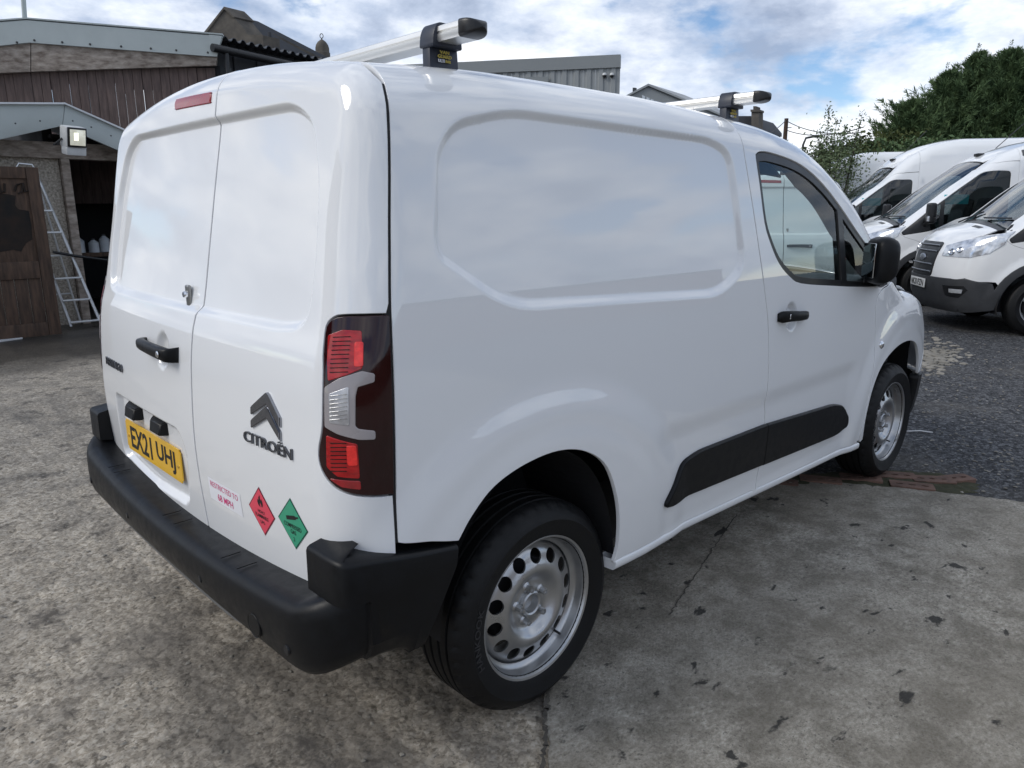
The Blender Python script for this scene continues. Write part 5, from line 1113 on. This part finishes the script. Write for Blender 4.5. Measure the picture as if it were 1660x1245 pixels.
HS=thing('slate_house','distant house with slate roof and tall stone chimney','house',tuple(at(1215,205,48)*[1,1,0])); ob=[prism('slate_roof',[at(1176,188,48),at(1217,188,48),at(1232,206,48),at(1232,212,48),at(1176,212,48)],back*5,SLT,None),prism('wall',[at(1177,211.5,48.1),at(1231,211.5,48.1),fl0(at(1231,211.5,48.1)),fl0(at(1177,211.5,48.1))],back*4.8,STO,None)]
cz=lambda a,b,c,d,dd,m,nm:ob.append(prism(nm,[at(a,b,dd),at(c,b,dd),at(c,d,dd),at(a,d,dd)],back*.9,m,None))
cz(1218,180,1230,215,47,STO,'chimney_stack'); cz(1216.5,177.5,1231.5,181,46.9,STO,'chimney_cap'); cz(1221,172,1225.5,177.5,47.1,STO,'chimney_pot'); lpar(HS,ob)
# pole, wires, street lamp
pt=at(1275,192,42); pb=np.array([pt[0],pt[1],0]); PO=thing('telegraph_pole','dark wooden telegraph pole beyond the van roof','pole',tuple(pb)); ph=pt[2]
tube('shaft',[(0,0,0),(0,0,ph)],[.15,.11],OLDW,PO,seg=10); tube('step_iron',[(-.02,0,ph-.5),(.25,-.22,ph-.5)],.02,DGREY,PO,seg=6)
WIR=M('cable_black',(.02,.02,.022),.6)
for i,(a,b,lb) in enumerate((((1275,196,42),(1400,214,30),'upper of two dark overhead wires running right from the pole'),((1275,211,42),(1400,206,30),'lower of two dark overhead wires running right from the pole'),((1275,194,42),(1190,236,30),'dark overhead wire running down left from the pole'))):
    A_,B_=at(*a),at(*b); tag(tube('overhead_wire',[A_+(B_-A_)*t-np.array([0,0,1.2*t*(1-t)]) for t in np.linspace(0,1,12)],.022,WIR,seg=5),lb,'wire','overhead wires')
lp=at(1303,221,45); SLp=thing('street_lamp','small distant street lamp on a curved post','street lamp',(lp[0],lp[1],0)); tube('post',[(0,0,0),(0,0,lp[2]-.5),(.1,-.1,lp[2]-.1),(.5,-.45,lp[2])],.07,DGREY,SLp,seg=8); box('lamp_head',(.62,-.56,lp[2]),(.5,.5,.13),DGREY,SLp,.05,rot=Matrix.Rotation(R(-42),3,'Z'))
# ---------------------------------------------------------------- large white vans parked on the right
GREYB=M('van_bumper_grey',(.040,.042,.046),.5,var=.12,scale=10,bump=.05,bscale=300)
HLT=M('headlight_lens',(.62,.64,.67),.12,metal=.45,coat=1,var=.35,scale=14); RIMB=M('van_wheel_silver',(.42,.43,.44),.4,metal=.7,var=.1)
CYAN=M('cyan_sticker',(.05,.42,.48),.5)
def big_van(label,loc,heading,H=2.53,plate=None,group='large white vans parked in a row'):
    root=thing('parked_van',label,'van',(0,0,0),0,group)
    k=H-2.53
    rec=SDGrid(fillet([(-4.05,1.25),(-4.05,2.05),(-1.15,2.05),(-1.15,1.25)],.12,5),st=.01)
    def se(x,y,z):
        o=-.012*sst(.01,-.03,rec(x,z))
        for cx in (0,-3.3): o=o+.02*sst(.62,.5,np.hypot(x-cx,z-.36))
        return o+.014*sst(.98,1.06,z)*0
    T=Body(wz=Spl([(.2,.93),(.35,.97),(.6,1.005),(.9,1.02),(1.2,1.012),(1.5,.985),(1.9,.945),(2.3,.905),(2.8,.85)]),
     wx=Spl([(-4.5,.0),(-.6,0),(0,.012),(.4,.05),(.7,.12),(.9,.2),(1.05,.3)]),
     zt=Spl([(-4.4,2.44+k),(-3,2.52+k),(-1.9,2.52+k),(-1.35,2.45+k*.9),(-1.0,2.34+k*.7),(-.72,2.20+k*.35),(-.5,2.06+k*.05),(-.12,1.78),(.18,1.52),(.40,1.34),(.52,1.285),(.74,1.205),(.9,1.12),(1.02,.98)]),
     crown=lambda x:.06+.07*sst(-.9,-.4,x)-.06*sst(.35,.55,x),cw=.85,
     xr=Spl([(.2,-4.27),(.6,-4.29),(1.2,-4.28),(2.0,-4.24),(2.6,-4.19)]),kr=.02,
     xf=Spl([(.15,.86),(.35,.98),(.6,1.02),(.9,.99),(1.1,.92),(1.3,.78)]),kf=.22,
     r_top=lambda x:.16-.09*sst(-.9,-.4,x)+.03*sst(.35,.6,x),r_rear=lambda z:.10+0*z,r_front=.13,side_emb=se,rear_emb=None,cx=-1.5,cz=1.0,fx=-1.,bx=-1.5,fr=3.3,ff=2.5,hw=1.0)
    S=lambda L:[('s',a,b) for a,b in L]; TT=lambda L:[('t',a,b) for a,b in L]
    bseam=[(-1.08,2.24+k*.6),(-1.08,1.9),(-1.08,1.3),(-1.08,.9),(-1.08,.36)]
    fs_=spline_pts([(.49,1.14),(.38,1.05),(.18,.98),(.10,.90),(.085,.80)],4); da_=[(cos(a)*.46,.36+.44*sin(a)) for a in np.linspace(R(84),R(178),14)]
    fa=[(cos(a)*.46,.36+.44*sin(a)) for a in np.linspace(R(178),R(2),18)]; ra=[(-3.3+cos(a)*.44,.36+.42*sin(a)) for a in np.linspace(R(2),R(178),18)]
    apl=[('s',-1.08,2.14),('s',-.80,2.12),('s',-.55,2.02),('s',-.25,1.79),('s',.08,1.51),('s',.30,1.32),('s',.47,1.17)]
    win=fillet([(-.98,2.0),(-.62,2.0),(-.30,1.75),(.05,1.46),(.43,1.115),(.40,1.07),(.02,1.14),(-.35,1.34),(-.98,1.39)],[.06,.08,.1,.1,.02,.02,.08,.12,.06],4)
    o_c=on_body(T,TT([(x,-.70) for x in np.linspace(-4.15,-1.08,10)])+S(bseam)+S([(-1.6,.36),(-2.86,.36)])+S(ra)+S([(-3.8,.36),(-4.19,.40),(-4.19,1.2),(-4.165,1.9),(-4.15,2.25)]))
    o_d=on_body(T,apl+S(fs_)+S(da_)+S([(-.6,.36)])+S(bseam[::-1][:-1]))
    o_p=on_body(T,apl[::-1]+[('s',-1.08,2.22+k*.5)]+TT([(-1.08,-.70),(-.75,-.68),(-.5,-.70),(-.15,-.745),(.2,-.79),(.42,-.81)]))
    o_w=on_body(T,S(fs_[::-1])+S([(.52,1.18),(.62,1.16),(.76,1.10),(.82,.98),(.78,.64),(.50,.62)])+S([p for p in fa[::-1] if p[1]>.5 and p[0]>.10]))
    wm_=on_body(T,S(win))
    for mir in (False,True):
        panel('cargo_side',T,'side',o_c,WHITE2,root,step=.06,gap=.003,mir=mir)
        d=panel('cab_door',T,'side',o_d,WHITE2,root,holes=[wm_],step=.05,gap=.003,mir=mir); panel('windscreen_pillar',T,'side',o_p,WHITE2,root,step=.06,gap=.003,mir=mir); panel('front_wing',T,'side',o_w,WHITE2,root,step=.05,gap=.003,mir=mir)
        g=panel('window_glass',T,'side',wm_,GLASSD,d,step=.1,off=-.01,gap=0,flange=.003,mir=mir)
        panel('window_divider',T,'side',on_body(T,S([(-.13,1.61),(-.07,1.56),(-.07,1.18),(-.13,1.21)])),BLK2,d,step=.08,off=-.004,mir=mir)
        panel('mirror_sail',T,'side',on_body(T,S([(.10,1.41),(.43,1.11),(.40,1.075),(.03,1.145)])),BLK2,d,step=.06,off=-.002,mir=mir)
        panel('cab_lining',T,'side',o_d,DARK,d,holes=[wm_],step=.15,off=-.05,gap=.01,flange=0,mir=mir)
        for P in (S(bseam),S(fs_),apl): strip('door_seal',T,on_body(T,P),SEAL,root,wd=.05,depth=.012,mir=mir)
        ys=1 if mir else -1
        panel('door_handle',T,'side',on_body(T,S(fillet([(-.86,1.10),(-.62,1.10),(-.62,1.06),(-.86,1.06)],.015,3))),BLK2,d,step=.08,off=.03,flange=.04,mir=mir)
        panel('side_moulding',T,'side',on_body(T,S(fillet([(-2.7,.52),(-2.7,.70),(-.98,.70),(-.98,.52)],.03,3))),GREYB,root,step=.1,off=.018,flange=.02,bev=.008,mir=mir)
        # arch lip and liner
        for cx in (0,-3.3):
            lo=[(cx+q*cos(a),.36+q*sin(a)) for q,AA in ((.525,np.linspace(R(182),R(-2),20)),(.445,np.linspace(R(-2),R(182),20))) for a in AA]
            if cx==0: panel('arch_trim',T,'side',on_body(T,S(lo)),GREYB,root,step=.06,off=.012,flange=.03,bev=.006,gap=0,mir=mir)
            vs=[];f_=[]
            for a in np.linspace(R(-15),R(195),24):
                for y in (-.97,-.6): vs.append((cx+.46*cos(a),y*-ys,.36+.45*sin(a)))
            for i in range(23): f_.append((2*i,2*i+2,2*i+3,2*i+1))
            mk('arch_liner',vs,f_,DARK,root)
        # headlight
        hl=on_body(T,[('f',-.46,.90),('f',-.44,1.02),('s',.72,1.115),('s',.50,1.175),('s',.36,1.205),('s',.47,1.06),('s',.60,.955),('s',.76,.90)])
        h_=panel('headlight',T,'side' if False else 'front',hl,HLT,root,step=.05,off=.008,gap=.0,flange=.012,mir=mir)
        for (yy,zz,r) in ((-.60,.955,.045),(-.70,.985,.04)):
            p=T.to3('f',[yy],[zz])[0]; n=T.N(p[None])[0]; mt=Matrix.Translation(Vector(p+n*.012)*1.0)@Vector(n).to_track_quat('Z','Y').to_matrix().to_4x4()
            if mir: mt=Matrix.Scale(-1,4,(0,1,0))@mt
            lathe('lamp_ring',[(r*.5,.0),(r*.8,.006),(r,.002),(r*1.05,-.004)],CHR,h_,n=18,axis='Z',mtx=mt)
        panel('fog_recess',T,'front',on_body(T,[('f',-.58,.56),('f',-.62,.43),('s',.80,.42),('s',.74,.52),('s',.78,.57)]),BLK2,root,step=.06,off=.016,flange=.02,mir=mir)
        panel('fog_lamp',T,'front',on_body(T,[('f',-.68,.525),('f',-.68,.475),('f',-.80,.475),('f',-.81,.525)]),HLT,root,step=.05,off=.022,flange=.01,mir=mir)
        mr=bpy.data.objects.new('door_mirror',None); COL.objects.link(mr); mr.parent=root
        box('mirror_housing',(.10,ys*1.13,1.40),(.11,.17,.30),BLK2,mr,.04,seg=4); box('mirror_indicator',(.15,ys*1.195,1.32),(.03,.05,.08),HLT,mr,.012); box('mirror_glass',(.043,ys*1.13,1.40),(.004,.14,.26),MAT['mirror'],mr,.002); tube('mirror_arm',[(.12,ys*.97,1.22),(.10,ys*1.08,1.28)],.03,BLK2,mr)
        for cx in (0,-3.3): wheel(root,cx,ys*.865,.345,ys,rim=.215,wid=.215,holes=0,spokes=5,tread=False,rmat=RIMB)
        panel('tail_light',T,'rear',on_body(T,[('r',-.86,.95),('r',-.94,.95),('r',-.92,1.55),('r',-.85,1.55)]),LRED,root,step=.1,off=.008,mir=mir)
    yy=np.linspace(-.66,.66,9)
    panel('roof',T,'top',on_body(T,TT([(x,-.69) for x in np.linspace(-4.12,-.95,10)]+[(-.76,-.67)]+[(-.70,y) for y in np.linspace(-.6,.6,7)]+[(-.76,.67)]+[(x,.69) for x in np.linspace(-.95,-4.12,10)])),WHITE2,root,step=.09)
    panel('windscreen',T,'top',on_body(T,TT([(-.68,y) for y in np.linspace(-.62,.62,7)]+[(-.5,.68),(-.2,.725),(.2,.77),(.40,.79)]+[(.41,y) for y in np.linspace(.7,-.7,7)]+[(.40,-.79),(.2,-.77),(-.2,-.725),(-.5,-.68)])),glass('windscreen_glass',(.42,.50,.53),.2),root,step=.1,off=-.004,flange=.004)
    panel('scuttle',T,'top',on_body(T,TT([(.42,y) for y in np.linspace(-.78,.78,7)]+[(.50,y) for y in np.linspace(.80,-.80,7)])),BLK2,root,step=.1,off=-.01)
    for s_ in (-1,1):
        wp=on_body(T,TT([(.41,s_*.40-.25),(.37,s_*.40),(.31,s_*.40+.25)])); wp[:,2]+=.022; tube('wiper',wp,.010,BLK2,root,seg=6)
    bn_=panel('bonnet',T,'top',on_body(T,TT([(.51,y) for y in np.linspace(-.83,.83,9)]+[(.64,.80),(.76,.69),(.84,.55)]+[(.885,y) for y in np.linspace(.4,-.4,7)]+[(.84,-.55),(.76,-.69),(.64,-.80)])),WHITE2,root,step=.06)
    panel('bonnet_vent',T,'top',on_body(T,TT([(.55,.30),(.55,.55),(.60,.52),(.60,.30)])),BLK2,bn_,step=.06,off=.004)
    nl=on_body(T,S([(.765,.66),(.805,.95),(.745,1.105)])); panel('nose_panel',T,'front',np.concatenate([nl,on_body(T,[('f',-.5,1.10),('f',-.3,1.125),('f',0,1.13),('f',.3,1.125),('f',.5,1.10)]),(nl*[1,-1,1])[::-1],on_body(T,[('f',y,.62) for y in np.linspace(.7,-.7,9)])]),WHITE2,root,step=.05)
    bl_=on_body(T,S([(.46,.30),(.46,.46),(.53,.60),(.77,.645)])); panel('front_bumper',T,'front',np.concatenate([bl_,on_body(T,[('f',y,.635) for y in np.linspace(-.6,.6,9)]),(bl_*[1,-1,1])[::-1],on_body(T,[('f',y,.24) for y in np.linspace(.7,-.7,9)])]),GREYB,root,step=.05,off=.012,flange=.06,bev=.01)
    gr=panel('grille',T,'front',on_body(T,[('f',y,z) for y,z in fillet([(-.34,.64),(-.36,1.06),(.36,1.06),(.34,.64)],[.05,.06,.06,.05],4)]),BLK2,root,step=.06,off=.010,flange=.02)
    for z in (.70,.79,.95,1.02):
        q=T.to3('f',np.linspace(-.33,.33,9),np.full(9,z)); q[:,0]+=.024; tube('grille_bar',q,.011,M('grille_chrome',(.22,.23,.25),.3,metal=.8),gr,seg=8)
    q=T.to3('f',[0],[.865])[0]; lathe('grille_emblem',[(0,.016),(.055,.014),(.085,.006),(.09,-.01)],M('oval_badge',(.30,.33,.38),.25,metal=.6),gr,n=28,axis='Z',mtx=Matrix.Translation(Vector(q)+Vector((.022,0,0)))@Matrix.Rotation(pi/2,4,'Y')@Matrix.Scale(.5,4,(1,0,0)))
    q=T.to3('f',[0],[.50])[0]; npl=box('number_plate',(q[0]+.024,0,.545),(.012,.52,.111),M('white_plate',(.72,.72,.70),.4),root,.003)
    if plate: [flat_text('plate_lettering',w_,(q[0]+.0315,y_,.545),(0,1,0),(0,0,1),.205,.079,INK,npl,.0004,.015) for w_,y_ in zip(plate.split(),(-.118,.118))]
    for s_ in (-1,1):
        o=on_body(T,[('r',s_*.006,z) for z in np.linspace(.45,2.25+k*.5,8)]+[('r',s_*y,2.27+k*.6) for y in (.3,.6)]+[('r',s_*.84,2.15+k*.5),('r',s_*.90,1.6),('r',s_*.90,.45)])
        rd=panel('rear_door',T,'rear',o,WHITE2,root,step=.12,gap=.004)
    strip('door_seal',T,on_body(T,[('r',0,z) for z in np.linspace(.45,2.3+k*.5,8)]),SEAL,root,wd=.06)
    box('rear_step',(-4.33,0,.40),(.12,1.9,.16),GREYB,root,.03); box('underbody',(-1.7,0,.40),(5.0,1.5,.3),DARK,root,.03); box('bulkhead',(-1.13,0,1.35),(.04,1.8,1.9),MAT['grey_bulkhead'],root,.01)
    prism('dashboard',[(.40,-.86,1.22),(.15,-.88,1.26),(.02,-.88,1.18),(.02,-.88,.75),(.4,-.86,.75)],(0,1.76,0),INT,root,.02)
    for y in (-.5,.5): box('seat',(-.85,y,1.25),(.16,.52,.75),MAT['seat_cloth'],root,.05,rot=Matrix.Rotation(R(-10),3,'Y'),seg=3)
    box('dash_sticker',(-.30,.90,1.60),(.34,.004,.14),CYAN,root,.001) 
    tube('aerial',[(-.95,.35,2.36+k*.7),(-1.3,.35,2.72+k*.8)],.006,BLK2,root,seg=6); box('roof_marker',(-.86,0,2.29+k*.5),(.10,.16,.045),BLK2,root,.012)
    root.location=loc; root.rotation_euler=(0,0,heading); return root
HD=R(125)
va=big_van('nearest large white van with black grille, number plate and clear headlight',(9.69,.20,0),HD,2.53,'NK20 PZN')
def van_copy(label,loc,hd,src):
    c=copy_tree(src); c.location=loc; c.rotation_euler=(0,0,hd); c['label']=label; c['group']='large white vans parked in a row'
    for ch in c.children:
        if ch.name.startswith('number_plate'):
            for g in list(ch.children): bpy.data.objects.remove(g)
    return c
vb=van_copy('second large white van, its dark cab window showing above the nearest bonnet',(11.85,2.10,0),HD,va)
for ch in list(va.children):
    if ch.name.startswith('door_mirror') and any(g.type=='MESH' and g.data.vertices[0].co.y<0 for g in ch.children):
        for g in list(ch.children): bpy.data.objects.remove(g)
        bpy.data.objects.remove(ch)
vc=big_van('tall white van third in the row, cab partly hidden by the second',(14.15,4.2,0),HD,2.78)
vd=van_copy('furthest tall white van, only its rounded roof showing past the pillar',(16.3,6.6,0),HD,vc)
# the small van standing beyond the cab, seen through its windows
c=copy_tree(V); c['label']='white van seen through the side window of the foreground van'; c['category']='van'; c['group']='vans beyond the foreground van'
hd=R(46); sm=np.array([-.61,-.142]); tg=at(1272,350,8.3)[:2]; c.location=(tg[0]-(cos(hd)*sm[0]-sin(hd)*sm[1]),tg[1]-(sin(hd)*sm[0]+cos(hd)*sm[1]),0); c.rotation_euler=(0,0,hd)
for ch in list(c.children):
    for g in list(ch.children):
        b_=g.name.split('.')[0]
        if b_ in('badge_lettering','chevron_badge','speed_sticker','hazard_sticker','number_plate'):
            for q in list(g.children): bpy.data.objects.remove(q)
            bpy.data.objects.remove(g)
        elif b_=='security_lock': g.location=(0.012,-.145,0.0)
        elif b_=='door_handle' and ch.name.startswith('rear_door'): g.location=(.0,-.41,0)
# unseen wall and house, added behind the camera for the paint to reflect
BRW=M('reflection_brick',(.16,.085,.06),.9,col2=(.28,.17,.13),scale=6,bump=.3,bscale=40)
bw=thing('reflection_wall','long red brick wall added unseen behind the viewer for paint reflections','wall',(5,-17,0)); box('wall_face',(0,0,1.05),(46,.25,2.1),BRW,bw,.01); box('coping',(0,0,2.14),(46,.34,.09),STO,bw,.02)
hs=thing('reflection_house','brick house with slate roof, added unseen behind the viewer for paint reflections','house',(-17,9,0),R(60)); box('wall',(0,0,2.6),(9,7,5.2),BRW,hs,.02); prism('roof',[(-4.8,-3.9,5.2),(-4.8,0,8.2),(-4.8,3.9,5.2)],(9.6,0,0),SLT,hs)
for x_ in (-3,0,3): wf=box('window',(x_,-3.52,3.6),(1.1,.12,1.4),FLW,hs,.02); box('pane',(x_,-3.585,3.6),(.95,.03,1.25),BLK2,wf,.004)
# ---------------------------------------------------------------- trees
LEAFD=M('conifer_foliage',(.036,.068,.032),.75,col2=(.125,.185,.08),scale=1.6,spec=.25); LEAFH=M('hedge_foliage',(.025,.040,.012),.8,col2=(.075,.085,.028),scale=2.,spec=.25); LEAFS=M('shrub_foliage',(.055,.085,.035),.6,col2=(.15,.19,.10),scale=3,spec=.3); BARK=M('bark',(.06,.045,.035),.9,var=.3,scale=10)
def leaves(name,C,D,L,W,mat,parent,seed):
    """C centre, D direction, L length, W width: one bent leaf-spray quad pair each"""
    r=np.random.default_rng(seed); n=len(C); D=D/np.maximum(np.linalg.norm(D,axis=1,keepdims=True),1e-9); q=r.normal(size=(n,3)); s=np.cross(D,q); s/=np.maximum(np.linalg.norm(s,axis=1,keepdims=True),1e-9)
    L=L[:,None]; W=W[:,None]; nr=np.cross(D,s)
    a=C-s*W*.15; b=C+D*L*.5-s*W*.5+nr*L*.06; c=C+D*L-np.array([0,0,1])*L*.12; d=C+D*L*.5+s*W*.5+nr*L*.06
    Vv=np.stack([a,b,c,d],1).reshape(-1,3); me=bpy.data.meshes.new(name); me.vertices.add(len(Vv)); me.vertices.foreach_set('co',Vv.ravel()); me.loops.add(4*n); me.loops.foreach_set('vertex_index',np.arange(4*n,dtype=np.int32)); me.polygons.add(n); me.polygons.foreach_set('loop_start',np.arange(0,4*n,4,dtype=np.int32)); me.update(); me.validate()
    return link(name,me,mat,parent)
def conifer(label,u,vtop,d,rad,seed,nb=600):
    top=at(u,vtop,d); h=top[2]; r=np.random.default_rng(seed); t=thing('conifer_tree',label,'tree',(top[0],top[1],0),0,'conifers behind the parked vans')
    tube('trunk',[(0,0,0),(.05,.03,h*.5),(0,0,h*.97)],[.22,.14,.02],BARK,t,seg=8)
    C=[];D=[];L=[];Wd=[]
    for i in range(nb):
        f=r.random()**.8; z=.3+f*(h-.75); a=r.random()*2*pi; R_=rad*1.5*(1-f)**.78*(.35+.55*r.random()+.55*(r.random()<.16))*(1+.25*np.sin(2.3*a+1.7*seed+5*f))+.12
        up=.45+1.3*f+.4*r.random(); ax=np.array([cos(a),sin(a),up]); ax/=np.linalg.norm(ax); o_=np.array([0,0,z])+np.array([cos(a),sin(a),0])*R_*.25; ln=R_*.85
        n=int(45+95*min(1,ln/1.5)); s=r.random(n)**.7; wr=(.035+.085*ln)*(1-s)**.75*(.25+.75*np.minimum(1,s*4)); e1=np.cross(ax,[0,0,1.]); e1/=np.linalg.norm(e1); e2=np.cross(e1,ax); ph=r.random(n)*2*pi; q=wr*np.sqrt(r.random(n))
        p=o_+np.outer(s*ln,ax)+np.outer(q*np.cos(ph),e1)+np.outer(q*np.sin(ph)*.6,e2)-np.outer((s**2)*ln*.12,[0,0,1]); C.append(p); D.append(ax*.9+(np.outer(np.cos(ph),e1)+np.outer(np.sin(ph),e2))*.9*(1-s)[:,None]+r.normal(0,.3,(n,3))); L.append(.12+.20*r.random(n)); Wd.append(.014+.022*r.random(n))
    for k in range(5):
        n=110; s=r.random(n); a=r.random()*2*pi; b_=np.array([cos(a),sin(a),0])*(.12+.22*k)*(k>0); hh=h-.45*k*(.6+.6*r.random()); q=b_+np.outer(s*1.1,[cos(a)*.08,sin(a)*.08,1])+[0,0,hh-1.1]; wr=.20*(1-s)**1.3; ph=r.random(n)*2*pi; C.append(q+np.stack([wr*np.cos(ph),wr*np.sin(ph),0*s],1)*r.random(n)[:,None]); D.append(np.stack([np.cos(ph),np.sin(ph),.9+0*s],1)); L.append(.08+.10*r.random(n)*(1-s*.6)); Wd.append(np.full(n,.022))
    leaves('crown',np.concatenate(C),np.concatenate(D),np.concatenate(L),np.concatenate(Wd),LEAFD,t,seed); return t
conifer('short conifer at the left edge of the dark tree group',1482,150,24.5,1.9,11); conifer('dark conifer second from the left of the tree group',1541,102,25,2.1,12); conifer('tall dark conifer with a spiky top, left of the tallest pair',1592,72,25.5,2.2,13); conifer('tall dark conifer cut by the right edge of the picture',1645,66,24.5,2.2,14); conifer('dark conifer furthest right, mostly outside the picture',1700,60,25,2.3,15)
def hedge(label,pts,seed,n=9000,mat=None,sz=.16):
    t=thing('hedge',label,'hedge',tuple(at(*pts[0])*[1,1,0])); r=np.random.default_rng(seed); P=np.array([at(*p) for p in pts]); C=[]
    k=r.random(n)*(len(P)-1); i=k.astype(int); f=(k-i)[:,None]; q=P[i]*(1-f)+P[np.minimum(i+1,len(P)-1)]*f; zz=q[:,2]*(1-r.random(n)**2.2*.9)*(1+.08*np.sin(k*9)+.06*np.sin(k*23)); q=np.stack([q[:,0]+r.normal(0,.5,n),q[:,1]+r.normal(0,.5,n),zz],1)-np.array(t.location)
    leaves('foliage',q,r.normal(0,1,(n,3))+[0,0,.4],sz*(.5+r.random(n)),sz*.5*(.5+r.random(n)),mat or LEAFH,t,seed); 
    for j in range(4): b=P[0]+(P[-1]-P[0])*(j+.5)/4-np.array(t.location); tube('stem',[(b[0],b[1],0),(b[0],b[1],b[2]*.7)],.05,BARK,t,seg=6)
    return t
hedge('olive hedge and undergrowth left of the dark conifers',[(1330,262,22),(1370,256,22),(1410,243,23),(1440,238,24),(1470,235,24)],31); hedge('dark clipped hedge line under the conifers, above the van roofs',[(1440,247,22),(1500,248,22),(1580,246,22),(1680,242,22)],32,9000,LEAFD)
def shrub(label,seed):
    b=at(1352,300,16.5); t=thing('shrub',label,'shrub',(b[0],b[1],0)); r=np.random.default_rng(seed); C=[];D=[]
    tips=[(1345,172,16.5),(1357,193,16.4),(1398,184,16.6),(1327,215,16.5),(1372,205,16.3),(1390,222,16.4),(1350,225,16.2),(1335,245,16.6),(1365,240,16.3),(1380,250,16.5),(1345,262,16.1),(1322,250,16.7)]
    for i,tp in enumerate(tips):
        e=at(*tp)-np.array(t.location); s0=np.array([r.normal(0,.15),r.normal(0,.15),0]); mid=s0*.4+e*.55+np.array([r.normal(0,.1),r.normal(0,.1),.2]); pts=spline_pts([s0,mid,e],8); tube('stem',pts,list(np.linspace(.022,.004,len(pts))),BARK,t,seg=5)
        n=170+ (150 if i>5 else 0); k=(1-r.random(n)**1.4*.55)*(len(pts)-1); j=np.minimum(k.astype(int),len(pts)-2); q=pts[j]+(pts[j+1]-pts[j])*(k-j)[:,None]+r.normal(0,.05+.09*(i>5),(n,3)); C.append(q); D.append(r.normal(0,1,(n,3))+[0,0,.3])
    n=1100; q=np.array(at(1352,268,16.4)-np.array(t.location))+r.normal(0,1,(n,3))*[.42,.42,.36]; C.append(q); D.append(r.normal(0,1,(n,3)))
    C=np.concatenate(C); D=np.concatenate(D); n=len(C); leaves('foliage',C,D,.045+.04*r.random(n),.026+.02*r.random(n),LEAFS,t,seed); return t
shrub('loose green shrub with upright shoots between the van and the parked vans',41)
p=at(1433,252,21); cw_=thing('chimney_cowl','small metal flue cowl above the hedge behind the vans','flue',(p[0],p[1],0)); tube('flue_pipe',[(0,0,0),(0,0,p[2]-.02)],.07,METAL,cw_,seg=10); lathe('cowl_cap',[(.13,-.02),(.13,.02),(.0,.07)],METAL,cw_,n=16,axis='Z',mtx=Matrix.Translation((0,0,p[2]+.04)))
